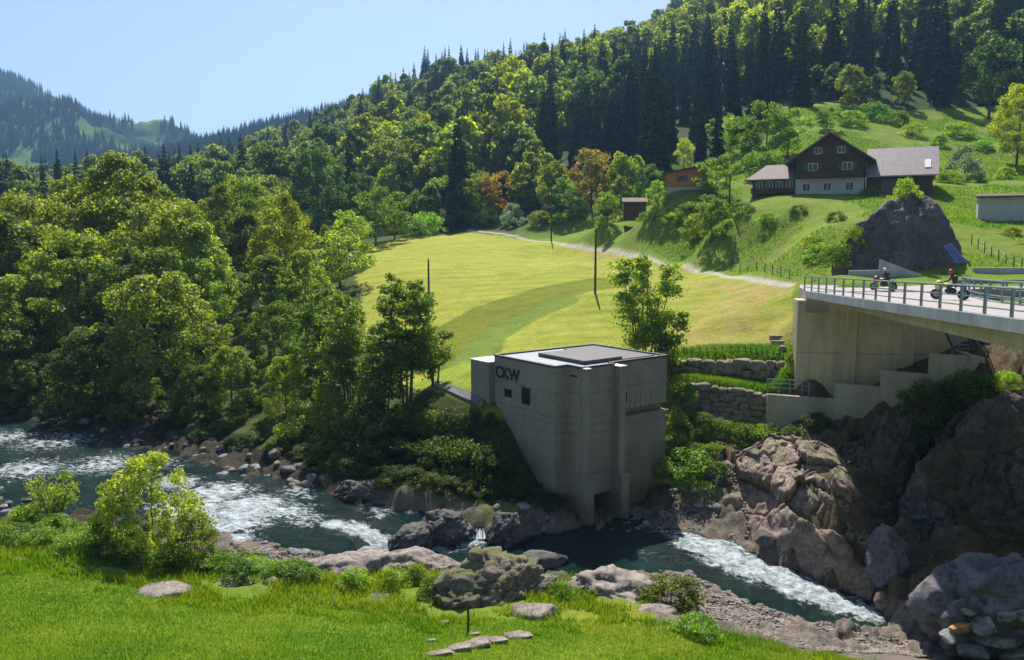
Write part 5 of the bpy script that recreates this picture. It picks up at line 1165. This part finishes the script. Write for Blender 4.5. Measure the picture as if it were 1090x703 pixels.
def gn_forest(name, p, z, s, protos, rg, label, tints=None, cat="forest"):
    "one scatter object: points that carry instances of the tree meshes"
    if len(p) == 0: return
    me = bpy.data.meshes.new(name); me.from_pydata([(float(a), float(b), float(c) - .3) for (a, b), c in zip(p, z)], [], [])
    for an, tp, val in (("scl", 'FLOAT', s), ("rot", 'FLOAT', rg.uniform(0, 6.28, len(p))), ("kind", 'INT', rg.randint(0, len(protos), len(p)) if tints is None else tints)):
        a = me.attributes.new(an, tp, 'POINT'); a.data.foreach_set("value", np.asarray(val).astype(np.int32 if tp == 'INT' else np.float32))
    o = link(name, me); props(o, label, cat, None, "stuff")
    ng = bpy.data.node_groups.new(name, 'GeometryNodeTree'); ng.interface.new_socket("Geometry", in_out='INPUT', socket_type='NodeSocketGeometry'); ng.interface.new_socket("Geometry", in_out='OUTPUT', socket_type='NodeSocketGeometry')
    gi = ng.nodes.new("NodeGroupInput"); go = ng.nodes.new("NodeGroupOutput"); jn = ng.nodes.new("GeometryNodeJoinGeometry")
    for k, pm in enumerate(protos):
        src = next(q for q in C.objects if q.data == pm and not q.get("_x"))
        oi = ng.nodes.new("GeometryNodeObjectInfo"); oi.inputs[0].default_value = src; oi.transform_space = 'ORIGINAL'; oi.inputs["As Instance"].default_value = True
        ip = ng.nodes.new("GeometryNodeInstanceOnPoints")
        na = ng.nodes.new("GeometryNodeInputNamedAttribute"); na.data_type = 'INT'; na.inputs[0].default_value = "kind"
        cm = ng.nodes.new("FunctionNodeCompare"); cm.data_type = 'INT'; cm.operation = 'EQUAL'; ng.links.new(na.outputs[0], cm.inputs[2]); cm.inputs[3].default_value = k
        ns = ng.nodes.new("GeometryNodeInputNamedAttribute"); ns.data_type = 'FLOAT'; ns.inputs[0].default_value = "scl"
        nr = ng.nodes.new("GeometryNodeInputNamedAttribute"); nr.data_type = 'FLOAT'; nr.inputs[0].default_value = "rot"
        cx = ng.nodes.new("ShaderNodeCombineXYZ"); ng.links.new(nr.outputs[0], cx.inputs[2])
        ng.links.new(gi.outputs[0], ip.inputs["Points"]); ng.links.new(cm.outputs[0], ip.inputs["Selection"]); ng.links.new(oi.outputs["Geometry"], ip.inputs["Instance"])
        ng.links.new(cx.outputs[0], ip.inputs["Rotation"]); ng.links.new(ns.outputs[0], ip.inputs["Scale"]); ng.links.new(ip.outputs[0], jn.inputs[0])
    ng.links.new(jn.outputs[0], go.inputs[0]); md = o.modifiers.new("scatter", 'NODES'); md.node_group = ng
forest()
def far_forest():
    rg = np.random.RandomState(5)
    for nm, thr, lab, n in (("mountain", -.12, "distant forest covering the left mountain", 17000), ("far_ridge", -.9, "distant dark forest on the ridge behind the hillside", 9000)):
        G, ts = MTNL if nm == "mountain" else V_R
        nt_, nu = G.shape[:2]; a = rg.uniform(0, nt_ * .93, n); b = rg.uniform(0, nu - 1.01, n)
        if nm == "far_ridge": a = rg.uniform(.25, 1, n) * 92
        a = np.minimum(a, nt_ - 2.01); i = a.astype(int); j = b.astype(int); f = (a - i)[:, None]; g = (b - j)[:, None]
        q = (G[i, j] * (1 - f) + G[i + 1, j] * f) * (1 - g) + (G[i, j + 1] * (1 - f) + G[i + 1, j + 1] * f) * g
        msk = fbm(q * .004, 4, 3) > thr; q = q[msk]
        px, py = PROJ(q[:, 0], q[:, 1], q[:, 2]); q = q[(px > -380) & (px < 1200)]
        gn_forest(nm + "_forest", q[:, :2], q[:, 2], rg.uniform(.7, 1.2, len(q)) * (.75 if nm == "far_ridge" else .72), [FARS[1], FARS[0]] if True else 0, rg, lab)
far_forest()
# ------------------------------------------------------------------ trees on the left bank
def on(px, Y): return ((px - 545) / F * Y * 1.0, Y)
def T(pr, px, ytop, Y, label, col=(1, 1, 1), wide=1.0, group=None, name="tree", cat="tree", dz=0):
    x, y = on(px, Y); g = ground1(x, y); top = P(px, ytop, Y)[2]; H = max(1.0, top - g)
    return place_tree(pr, x, y, g - .1 + dz, H, label, cat, group, col, None, wide, name)
T(NEAR[1], 140, 165, 108, "tall dark olive tree rising above the left bank trees", (.8, .8, .7), 1.1)
T(NEAR[0], 92, 196, 112, "dark round tree just left of the tall dark olive tree", (.8, .85, .7), .9)
T(NEAR[0], 38, 207, 104, "yellow green round tree at the far left above the river", (1.5, 1.35, .8), 1.05)
T(NEAR[2], -20, 225, 96, "green tree cut by the left edge of the photo", (1.1, 1.1, .8), 1.2)
T(NEAR[0], 185, 215, 100, "light green tree right below the tall dark olive tree", (1.3, 1.25, .9))
T(NEAR[1], 235, 196, 122, "slender yellow green tree in the second row of the left bank", (1.5, 1.3, .7), .8)
T(NEAR[3], 215, 235, 98, "pale silvery tree between the left bank trees", (1.4, 1.4, 1.4), .9)
T(NEAR[0], 262, 190, 135, "green tree behind the slender yellow green tree", (1.0, 1.1, .8), .9)
T(NEAR[1], 300, 205, 112, "bright yellow green tree at the right of the left bank wood", (1.8, 1.55, .6), .85)
T(NEAR[0], 340, 160, 185, "large round green tree behind the left bank wood", (.9, 1.1, .8), .9)
T(NEAR[0], 385, 185, 190, "dark green tree beside the large round green tree", (.65, .8, .7), .8)
T(NEAR[0], 80, 245, 94, "broad green tree in the middle of the left bank wood", (1.2, 1.2, .8), 1.1)
T(NEAR[2], 25, 290, 86, "dense dark tree leaning over the river at far left", (.9, 1.0, .75), 1.2)
T(NEAR[2], -35, 300, 82, "dark tree over the river cut by the left edge", (.8, .9, .7), 1.2)
T(NEAR[2], 150, 262, 90, "mid green tree behind the big willow", (1.0, 1.1, .8), 1.1)
T(NEAR[2], 205, 275, 92, "green tree right behind the big willow", (.95, 1.1, .8), .9)
T(WILLOW, 165, 285, 79, "big feathery willow with drooping grey green foliage by the river", (1.35, 1.3, 1.2), 1.05, name="willow", cat="willow")
T(WILLOW, 242, 365, 73, "smaller round willow at the waterline right of the big willow", (1.1, 1.15, .9), .95, name="willow", cat="willow")
T(WILLOW, 95, 345, 77, "low dark willow at the waterline left of the big willow", (.75, .85, .7), 1.1, name="willow", cat="willow")
T(WILLOW, 20, 380, 80, "low willow overhanging the dark water at far left", (.7, .8, .7), 1.1, name="willow", cat="willow")
T(NEAR[3], 285, 270, 90, "light pyramidal tree above the smaller willow", (1.1, 1.2, .9), 1.25)
T(NEAR[3], 325, 265, 94, "thin pale tree near the left edge of the field", (1.15, 1.2, 1.0), 1.1)
T(NEAR[2], 290, 320, 80, "green leafy tree just right of the smaller willow", (.9, 1.05, .75), .95)
T(NEAR[2], 335, 380, 72, "bushy pale tree at the bank below the field", (1.1, 1.15, .9), .8)
T(NEAR[3], 265, 225, 118, "olive green tree on the back row of the left bank", (1.1, 1.0, .7), 1.2)
T(NEAR[0], 350, 240, 145, "yellow green tree at the far left corner of the field", (1.4, 1.3, .7), .9)
T(NEAR[2], 305, 245, 125, "dark bushy tree standing back from the field corner", (.8, .95, .7), 1.0)
# multi-stemmed saplings with open foliage
def clump_tree(px, Y, ytop, n, spread, label, col, seed, leaves=11000, ls=.13, dens=1.0):
    rg = np.random.RandomState(seed); x, y = on(px, Y); g = ground1(x, y); H = P(px, ytop, Y)[2] - g
    t = props(empty("multi_stem_tree", (x, y, g)), label, "tree")
    allc = []
    for k in range(n):
        a = 6.283 * k / n + rg.uniform(-.4, .4); h = H * rg.uniform(.72, 1.0); r = spread * rg.uniform(.4, 1); bx, by = .25 * r * math.cos(a), .25 * r * math.sin(a); ex, ey = r * math.cos(a), r * math.sin(a)
        pts = [(bx + (ex - bx) * f ** 1.3, by + (ey - by) * f ** 1.3, h * f - (.4 if f == 0 else 0)) for f in (0, .2, .4, .6, .8, 1)]
        m = MB().tube(pts, [.10, .085, .07, .05, .03, .01], 6)
        for j in range(26):
            f = rg.uniform(.22, 1.0); i = min(4, int(f * 5)); ff = f * 5 - i; p = np.array(pts[i]) * (1 - ff) + np.array(pts[i + 1]) * ff
            b = rg.uniform(0, 6.28); L = (1.25 - f) * H * .16 * rg.uniform(.5, 1.3) + .3; e = p + np.array([math.cos(b) * L, math.sin(b) * L, L * rg.uniform(.1, .8)])
            m.tube([tuple(p), tuple(e)], [.022, .006], 4, cap=False)
            for q in (.55, 1.0): allc.append((*(p + (e - p) * q), .34 * L + .22))
        m.build("stem", M['bark'], t, smooth=True)
    cc = np.array(allc); idx = rg.randint(0, len(cc), leaves); d = rg.normal(size=(leaves, 3)); d /= np.linalg.norm(d, axis=1)[:, None]
    c = cc[idx, :3] + d * (cc[idx, 3] * rg.uniform(.2, 1.1, leaves))[:, None] * [1, 1, .6]
    V, Fc = leaf_quads(c, d * .6 + rg.normal(size=d.shape) * .7 + [0, 0, .4], ls, rg)
    o = link("foliage", mk_mesh("foliage", V, Fc, M['leafA']), t); o.color = (*col, 1)
clump_tree(432, 66.5, 290, 6, 3.0, "tall open multi stemmed tree in front of the field left of the power station", (1.35, 1.35, 1.05), 1, 15000)
clump_tree(372, 68, 318, 5, 2.6, "multi stemmed sapling group left of the tall open tree", (1.3, 1.3, 1.1), 2, 12000)
clump_tree(405, 64.5, 345, 4, 2.2, "shorter slender sapling group between the taller stems", (1.0, 1.1, .85), 3, 6000)
clump_tree(345, 74, 300, 4, 2.4, "pale thin stemmed tree at the edge of the mown field", (1.3, 1.35, 1.2), 4, 9500)
clump_tree(462, 68, 355, 3, 1.7, "low sapling with thin twigs nearest the driveway", (1.1, 1.15, .8), 5, 2600)
clump_tree(688, 70.5, 262, 6, 3.1, "multi stemmed tree with dense round foliage behind the power station", (1.2, 1.3, .95), 6, 13000, .13)
clump_tree(712, 69.5, 330, 3, 1.6, "low sapling at the right rear corner of the power station", (1.1, 1.2, .8), 7, 3000)
clump_tree(40, 47, 508, 5, 1.3, "thin leafy sapling left of the willow shrub in the foreground", (1.2, 1.3, .8), 8, 2600, .07)
clump_tree(8, 46.5, 540, 4, 1.2, "low leafy sapling at the left edge above the meadow", (1.1, 1.3, .7), 9, 2200, .07)
# foreground willow shrub
T(SHRUB, 148, 484, 42.0, "big feathery willow shrub on the near bank above the meadow", (1.5, 1.4, 1.2), 1.0, name="willow_shrub", cat="shrub")
T(SHRUB, 190, 545, 41.6, "lower spreading part willow bush right beside the big willow shrub", (1.6, 1.5, 1.2), 1.1, name="willow_shrub", cat="shrub")
T(SHRUB, 108, 530, 41.8, "leafy bush left against the big willow shrub", (1.1, 1.25, .8), 1.0, name="willow_shrub", cat="shrub")
T(WILLOW, 300, 375, 70.5, "drooping willow beside the smaller willow reaching down to the water", (1.25, 1.25, 1.0), .8, name="willow", cat="willow")
T(WILLOW, 345, 405, 66.5, "low pale willow at the right end of the left bank wood", (1.3, 1.3, 1.05), .9, name="willow", cat="willow")
T(WILLOW, 205, 385, 72.5, "olive willow overhanging the rapids behind the willow shrub", (1.1, 1.15, .9), .9, name="willow", cat="willow")
T(WILLOW, 135, 375, 75, "drooping willow between the low dark one and the big feathery one", (.9, 1.0, .85), .9, name="willow", cat="willow")
# bushes, each with its place
BR = random.Random(3)
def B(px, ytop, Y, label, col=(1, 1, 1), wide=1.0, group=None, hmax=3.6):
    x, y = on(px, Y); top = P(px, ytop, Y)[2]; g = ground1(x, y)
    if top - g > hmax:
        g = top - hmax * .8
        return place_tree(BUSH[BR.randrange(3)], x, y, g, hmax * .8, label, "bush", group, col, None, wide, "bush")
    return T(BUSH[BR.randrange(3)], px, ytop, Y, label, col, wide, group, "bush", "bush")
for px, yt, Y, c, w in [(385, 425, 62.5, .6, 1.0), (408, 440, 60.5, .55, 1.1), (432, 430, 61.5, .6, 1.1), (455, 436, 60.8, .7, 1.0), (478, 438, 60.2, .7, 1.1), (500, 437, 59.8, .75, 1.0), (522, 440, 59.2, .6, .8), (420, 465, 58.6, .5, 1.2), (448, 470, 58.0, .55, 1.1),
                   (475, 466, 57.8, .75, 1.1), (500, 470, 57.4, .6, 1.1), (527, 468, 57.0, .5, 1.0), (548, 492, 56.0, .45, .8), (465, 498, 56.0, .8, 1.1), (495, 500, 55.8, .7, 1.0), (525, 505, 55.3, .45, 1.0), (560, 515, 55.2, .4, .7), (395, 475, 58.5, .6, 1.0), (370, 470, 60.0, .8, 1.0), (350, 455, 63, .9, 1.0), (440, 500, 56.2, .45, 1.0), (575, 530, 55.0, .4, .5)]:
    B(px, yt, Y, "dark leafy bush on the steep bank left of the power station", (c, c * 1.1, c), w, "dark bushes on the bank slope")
for px, yt, Y, c in [(322, 430, 66, 1.3), (300, 450, 66, 1.0), (270, 455, 68, 1.1), (228, 450, 69, .8), (185, 435, 72, .7), (140, 430, 75, .6), (95, 425, 77, .6), (50, 420, 79, .6), (10, 415, 82, .6)]:
    B(px, yt, Y, "bush at the foot of the trees along the far waterline", (c, c * 1.1, c * .9), 1.3, "bushes along the far waterline")
for px, yt, Y, c in [(200, 605, 40.5, 1.0), (225, 602, 40.8, 1.1), (262, 606, 40.8, 1.2), (285, 610, 40.4, 1.2), (310, 628, 39.8, 1.0), (240, 620, 39.8, 1.1)]:
    B(px, yt, Y, "low green bush at the edge of the cobbles and the meadow", (c, c * 1.3, c * .8), 1.5, "low bushes beside the cobbles")
for px, yt, Y, lab, c, w in [(735, 478, 59, "bright green bush right of the power station above the shore", (1.5, 1.8, .8), 1.5), (722, 440, 62.5, "silvery bush against the right corner of the power station", (1.5, 1.6, 1.5), .9), (745, 455, 62.0, "dark bush under the lower stone wall", (.9, 1.1, .7), 1.0),
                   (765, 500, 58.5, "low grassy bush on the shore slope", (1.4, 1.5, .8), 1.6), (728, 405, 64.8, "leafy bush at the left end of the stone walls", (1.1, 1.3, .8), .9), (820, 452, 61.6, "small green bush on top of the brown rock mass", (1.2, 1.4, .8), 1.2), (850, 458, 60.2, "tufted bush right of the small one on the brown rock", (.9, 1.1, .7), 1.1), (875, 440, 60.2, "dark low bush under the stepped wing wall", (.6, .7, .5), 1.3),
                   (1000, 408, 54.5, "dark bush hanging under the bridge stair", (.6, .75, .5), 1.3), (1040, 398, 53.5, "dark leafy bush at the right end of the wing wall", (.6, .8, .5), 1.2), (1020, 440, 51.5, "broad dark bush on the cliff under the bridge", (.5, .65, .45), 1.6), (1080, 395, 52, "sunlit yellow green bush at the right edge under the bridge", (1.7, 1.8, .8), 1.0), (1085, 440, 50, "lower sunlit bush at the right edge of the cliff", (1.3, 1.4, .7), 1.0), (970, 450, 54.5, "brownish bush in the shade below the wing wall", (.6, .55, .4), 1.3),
                   (960, 192, 80.5, "yellow green bush crowning the grey outcrop", (1.5, 1.6, .7), .9), (905, 242, 78.8, "bush growing on the left shoulder of the outcrop", (1.4, 1.5, .7), 1.0), (885, 262, 77, "low bush at the left foot of the outcrop", (1.2, 1.3, .7), 1.2), (440, 612, 40.5, "mossy bush left beside the big mossy boulder", (1.3, 1.3, .6), 1.0), (415, 622, 39.8, "low weed clump on the pale slab", (1.4, 1.5, .6), 1.2), (370, 632, 39.2, "weed clump in front of the left pale slab", (1.3, 1.5, .6), 1.4), (598, 628, 39.2, "small weed clump at the right foot of the mossy boulder", (1.4, 1.7, .7), 1.0), (460, 634, 38.6, "weed clump in front of the mossy boulder", (1.2, 1.4, .6), 1.3), (722, 612, 40.5, "dry yellowish shrub at the upper end of the gravel bar", (1.3, 1.1, .6), 1.5), (752, 672, 35.6, "tall grass clump at the right end of the meadow", (1.2, 1.6, .6), 1.6)]:
    B(px, yt, Y, lab, c, w, None, 2.6)
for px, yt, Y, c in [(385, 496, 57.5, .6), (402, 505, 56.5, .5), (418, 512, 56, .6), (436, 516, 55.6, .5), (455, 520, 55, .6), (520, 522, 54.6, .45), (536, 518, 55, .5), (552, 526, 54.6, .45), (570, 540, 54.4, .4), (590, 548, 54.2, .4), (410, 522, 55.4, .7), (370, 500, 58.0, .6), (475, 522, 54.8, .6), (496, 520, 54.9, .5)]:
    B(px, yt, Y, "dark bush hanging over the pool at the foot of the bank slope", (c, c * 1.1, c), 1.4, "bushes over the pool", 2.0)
for i, (px, py, h) in enumerate([(704, 150, 70), (706, 176, 62), (701, 128, 60), (712, 165, 66)]):
    x, y, z = gp(px, py, 120, 420); o = link("spruce", FARS[i % 4], None, (x, y, z - .3), i, h / F * y / 25); props(o, "tall dark spruce standing behind the orange cabin", "spruce", "spruces behind the orange cabin")
for px, yt, Y, c in [(728, 432, 63.6, .9), (750, 440, 63, .8), (772, 447, 62.6, .9), (795, 452, 62, .8), (812, 456, 61.8, .7), (722, 460, 61.5, 1.1), (745, 470, 61, 1.2), (765, 478, 60.3, 1.0)]:
    B(px, yt, Y, "leafy bush growing below the lower stone wall", (c, c * 1.2, c * .8), 1.2, "bushes below the lower stone wall", 1.8)
for px, yt, Y, c in [(25, 570, 42.5, 1.1), (60, 578, 41.5, 1.2), (75, 560, 43.5, 1.0), (5, 560, 43.5, 1.1), (95, 585, 41, .9), (130, 600, 40.6, .8), (165, 605, 40.4, .8), (215, 590, 42, 1.0), (-20, 575, 42, 1.1), (40, 555, 45, 1.2)]:
    B(px, yt, Y, "leafy weed bush between the meadow and the river at the left", (c, c * 1.2, c * .8), 1.5, "weed bushes above the left meadow")
for px, yt, Y, c in [(345, 470, 61, .6), (320, 478, 62, .7), (290, 470, 64, .7), (262, 462, 66, .7), (245, 468, 65.5, .6), (210, 458, 68, .6), (165, 452, 71, .5), (120, 445, 74, .5), (75, 436, 77, .5), (30, 430, 80, .5), (360, 490, 59, .6), (335, 492, 60, .5)]:
    B(px, yt, Y, "dark overhanging bush right at the far waterline", (c, c * 1.15, c * .9), 1.7, "overhanging bushes at the far waterline")
# orchard, orange trees and the trees round the farm
def base(px, py, Y=None): return gp(px, py, 70, 400)
def TB(pr, px, py, h_px, label, col=(1, 1, 1), wide=1.0, group=None, name="tree", cat="tree"):
    x, y, z = gp(px, py, 70, 420); H = h_px / F * y * 1.0
    return place_tree(pr, x, y, z - .15, H, label, cat, group, col, None, wide, name)
TB(SMALL[0], 531, 230, 46, "rusty orange leaved tree at the left of the orchard", (1.6, .72, .6), 1.2)
TB(SMALL[2], 629, 222, 60, "large golden orange tree in the middle of the orchard", (2.1, 1.15, .6), 1.2)
TB(SMALL[1], 584, 224, 44, "slender olive green tree behind the tall power pole", (1.4, 1.25, .8), .9)
TB(SMALL[0], 558, 228, 40, "light green tree right of the rusty orange tree", (1.5, 1.5, .8), .9)
TB(BLOOM, 546, 240, 22, "round silver white bush below the rusty orange tree", (.7, .8, .8), 1.0, name="bush", cat="bush")
TB(SMALL[2], 612, 236, 30, "round orchard tree under the golden orange tree", (1.1, 1.25, .8), 1.3)
TB(SMALL[0], 646, 237, 32, "orchard tree with visible trunk beside the farm cart", (1.2, 1.4, .8), 1.3)
TB(SMALL[1], 668, 215, 44, "dark pointed tree behind the field shed", (.9, 1.2, .9), .9)
TB(SMALL[1], 655, 222, 30, "small light green tree left of the field shed", (1.5, 1.6, .8), .9)
TB(SMALL[2], 700, 224, 30, "rounded tree right of the field shed", (1.3, 1.5, .8), 1.1)
TB(SMALL[2], 762, 212, 44, "bright leafy tree between the cabin and the farmhouse annex", (1.4, 1.5, .8), 1.2)
TB(SMALL[0], 728, 182, 34, "pale yellow green tree behind the orange cabin", (1.8, 1.7, .8), .9)
TB(SMALL[0], 757, 260, 50, "open crowned fruit tree on the slope above the gravel track", (.9, 1.0, .7), 1.2)
TB(SMALL[1], 738, 262, 34, "faint young tree left of the open crowned fruit tree", (1.2, 1.2, .8), 1.0)
TB(SMALL[0], 372, 285, 60, "bright leafy tree covering the lower left edge of the mown field", (1.3, 1.4, .8), 1.2)
TB(SMALL[1], 362, 310, 70, "taller leafy tree below at the left edge of the mown field", (1.1, 1.2, .8), 1.2)
TB(NEAR[0], 1082, 176, 82, "large yellow green tree on the meadow at the right edge", (1.9, 1.7, .6), .85)
TB(BLOOM, 1026, 192, 34, "white blossoming bush on the meadow right of the barn", (1, 1, 1), .9, name="bush", cat="bush")
TB(SMALL[1], 1052, 126, 90, "tall dark tree at the forest edge left of the yellow green tree", (.5, .65, .6), .9)
TB(SMALL[0], 880, 140, 24, "round green bushy tree behind the farmhouse ridge", (1.1, 1.4, .8), 1.4)
TB(SMALL[0], 838, 168, 50, "dark green tree group behind the farmhouse annex", (.9, 1.2, .8), 1.2)
TB(SMALL[2], 815, 172, 60, "sunlit round tree behind the annex roof", (1.3, 1.5, .8), 1.1)
TB(SMALL[2], 790, 178, 52, "green tree left behind the annex chimney", (1.0, 1.3, .8), 1.0)
TB(SMALL[1], 776, 168, 46, "pale narrow tree in front of the dark spruces", (1.5, 1.6, 1.0), .8)
TB(BUSH[2], 812, 190, 26, "light round bush behind the annex", (1.4, 1.6, .9), 1.2, name="bush", cat="bush")
for px, py, h in [(700, 232, 10), (716, 238, 9), (735, 232, 12), (755, 230, 12), (768, 224, 9), (790, 226, 8), (850, 228, 7), (815, 238, 8), (866, 262, 9), (872, 275, 12), (890, 236, 9), (980, 168, 9), (1000, 155, 9), (1020, 146, 12), (970, 145, 10), (1045, 160, 8), (1000, 190, 10), (1010, 196, 12), (1040, 196, 9), (1070, 190, 10), (930, 128, 14), (955, 134, 12), (905, 134, 12), (640, 240, 6), (596, 238, 8), (575, 238, 10), (520, 238, 12), (506, 240, 10), (488, 242, 14), (470, 246, 16), (455, 250, 18), (440, 252, 14), (690, 236, 8), (680, 214, 14), (940, 200, 6), (925, 210, 8), (1075, 250, 8)]:
    TB(BUSH[BR.randrange(3)], px, py, h * 1.25, "low green bush scattered on the farm hillside", (BR.uniform(.9, 1.5), BR.uniform(1.2, 1.6), .8), BR.uniform(1.1, 1.7), "bushes on the farm hillside", "bush", "bush")
lab = ["rounded light green tree in the row behind the mown field", "olive green tree in the row behind the mown field", "dark green tree in the row behind the mown field"]
for i, (px, py, h, k, c) in enumerate([(420, 256, 50, 0, (1.3, 1.35, .8)), (445, 246, 44, 1, (1.1, 1.1, .7)), (470, 240, 50, 0, (1.2, 1.3, .8)), (495, 236, 44, 0, (1.4, 1.4, .9)), (512, 232, 50, 1, (1.2, 1.2, .8)), (400, 262, 60, 2, (.7, .9, .7)), (436, 238, 70, 1, (1.1, 1.05, .7)), (458, 232, 62, 1, (1.2, 1.1, .7)), (600, 226, 34, 2, (.8, 1.1, .8)), (690, 212, 36, 2, (.8, 1.1, .8)), (575, 222, 30, 0, (1.3, 1.4, .8)), (480, 226, 66, 2, (.8, 1.05, .75)), (385, 250, 60, 0, (1.2, 1.3, .8))]):
    TB(SMALL[i % 3], px, py, h, lab[k], c, 1.1, "trees in the row behind the mown field")
# ------------------------------------------------------------------ grass
def grass():
    rg = np.random.RandomState(8)
    def blades(X, Y, h0, h1, w):
        Z = ground(X, Y); n = len(X); a = rg.uniform(0, 6.28, n); h = rg.uniform(h0, h1, n); lx = rg.normal(size=n) * .35 * h; ly = rg.normal(size=n) * .35 * h
        b = np.stack([X, Y, Z - .02], -1); d = np.stack([np.cos(a), np.sin(a), a * 0], -1) * w
        V = np.stack([b - d, b + d, b + np.stack([lx, ly, h], -1)], 1).reshape(-1, 3); return V
    n = 620000; X = rg.uniform(-34, 20, n); Y = rg.uniform(24, 42, n); z = rT(X, Y); px, py = PROJ(X, Y, z)
    edge = np.interp(px, [-200, 0, 100, 200, 300, 400, 450, 600, 700, 780, 860, 960, 1100], [590, 598, 615, 634, 645, 652, 660, 663, 663, 678, 697, 713, 730])
    k = (px > -90) & (px < 1150) & (py > edge - 3) & (py < 770); dens = fbm(np.stack([X, Y, X * 0], -1) * .5, 3, 4) * .5 + .5
    k &= rg.rand(n) < (.35 + .6 * dens); X, Y, px, py, edge = X[k], Y[k], px[k], py[k], edge[k]
    V = blades(X, Y, .05, .17, .016)
    props(link("meadow_grass", mk_mesh("meadow_grass", V, np.arange(len(V)).reshape(-1, 3), M['grassblade'])), "short bright green grass of the foreground meadow", "grass", None, "stuff")
    pt = fbm(np.stack([X, Y, X * 0], -1) * 1.1, 3, 9); j = (np.abs(py - edge - 6 * pt) < 12) & (pt > .02) & (rg.rand(len(X)) < .5); j |= (rg.rand(len(X)) < .012)
    V = blades(X[j], Y[j], .12, .45, .022)
    o = link("tall_grass", mk_mesh("tall_grass", V, np.arange(len(V)).reshape(-1, 3), M['grassblade'])); o.color = (1.1, 1.05, .8, 1)
    props(o, "longer uncut grass along the edge of the foreground meadow", "grass", None, "stuff")
    n = 160000; X = rg.uniform(-34, 14, n); Y = rg.uniform(36, 56, n); z = rT(X, Y); px, py = PROJ(X, Y, z); hw = z - rW(X, Y)
    edge = np.interp(px, [-200, 0, 100, 200, 300, 400, 450, 600, 700, 780, 860, 960, 1100], [590, 598, 615, 634, 645, 652, 660, 663, 663, 678, 697, 713, 730])
    pt = fbm(np.stack([X, Y, X * 0], -1) * .6, 3, 9); k = (hw > .45) & (py < edge + 4) & (pt > -.30 + .30 * (px > 215)) & (px > -80) & (px < 700) & (Y < 53)
    V = blades(X[k], Y[k], .12, .5, .03)
    o = link("bank_weeds", mk_mesh("bank_weeds", V, np.arange(len(V)).reshape(-1, 3), M['grassblade'])); o.color = (1.1, 1.0, .9, 1)
    props(o, "mixed weeds and rough grass on the stony near bank", "weeds", None, "stuff")
    # longer grass on top of the stone walls, hillside
    n = 60000; X = rg.uniform(12.5, 24.5, n); Y = rg.uniform(64, 73, n); z = rT(X, Y); px, py = PROJ(X, Y, z); k = (px > 712) & (px < 848) & (((py < 386) & (py > 370)) | ((py > 394) & (py < 420))) & (rg.rand(n) < .6)
    V = blades(X[k], Y[k], .2, .6, .04)
    props(link("wall_grass", mk_mesh("wall_grass", V, np.arange(len(V)).reshape(-1, 3), M['grassblade'])), "rough green grass growing on top of the stone walls", "grass", None, "stuff")
    n = 160000; X = rg.uniform(14, 100, n); Y = rg.uniform(76, 190, n); z = rT(X, Y); px, py = PROJ(X, Y, z); dens = fbm(np.stack([X, Y, X * 0], -1) * .12, 4, 14)
    k = (px > 690) & (px < 1120) & (py < 300) & ~inpoly(X, Y, FIELDP) & (dens > -.12) & (line_dist(X, Y, TRACK) > 1.6) & ~((Y > 112) & (Y < 138) & (px > 790) & (px < 985)) & ~((Y < 90) & (px > 880) & (py > 285))
    V = blades(X[k], Y[k], .12, .38, .07)
    o = link("hill_grass", mk_mesh("hill_grass", V, np.arange(len(V)).reshape(-1, 3), M['grassblade'])); o.color = (.95, 1.05, .9, 1)
    props(o, "tufty meadow grass on the farm hillside", "grass", None, "stuff")
grass()
# ------------------------------------------------------------------ haze
m = bpy.data.materials.new("haze"); m.use_nodes = True; nt = m.node_tree; nt.nodes.clear(); out = nt.nodes.new("ShaderNodeOutputMaterial"); pv = nt.nodes.new("ShaderNodeVolumePrincipled")
pv.inputs["Color"].default_value = (.34, .62, 1.0, 1); pv.inputs["Density"].default_value = .00018; pv.inputs["Anisotropy"].default_value = 0.3
nt.links.new(pv.outputs[0], out.inputs["Volume"])
hz = MB().box(-2800, 2800, -120, 4600, -8, 640).build("haze", m); hz.display_type = 'WIRE'
props(hz, "thin blue valley haze", "haze", None, "stuff")
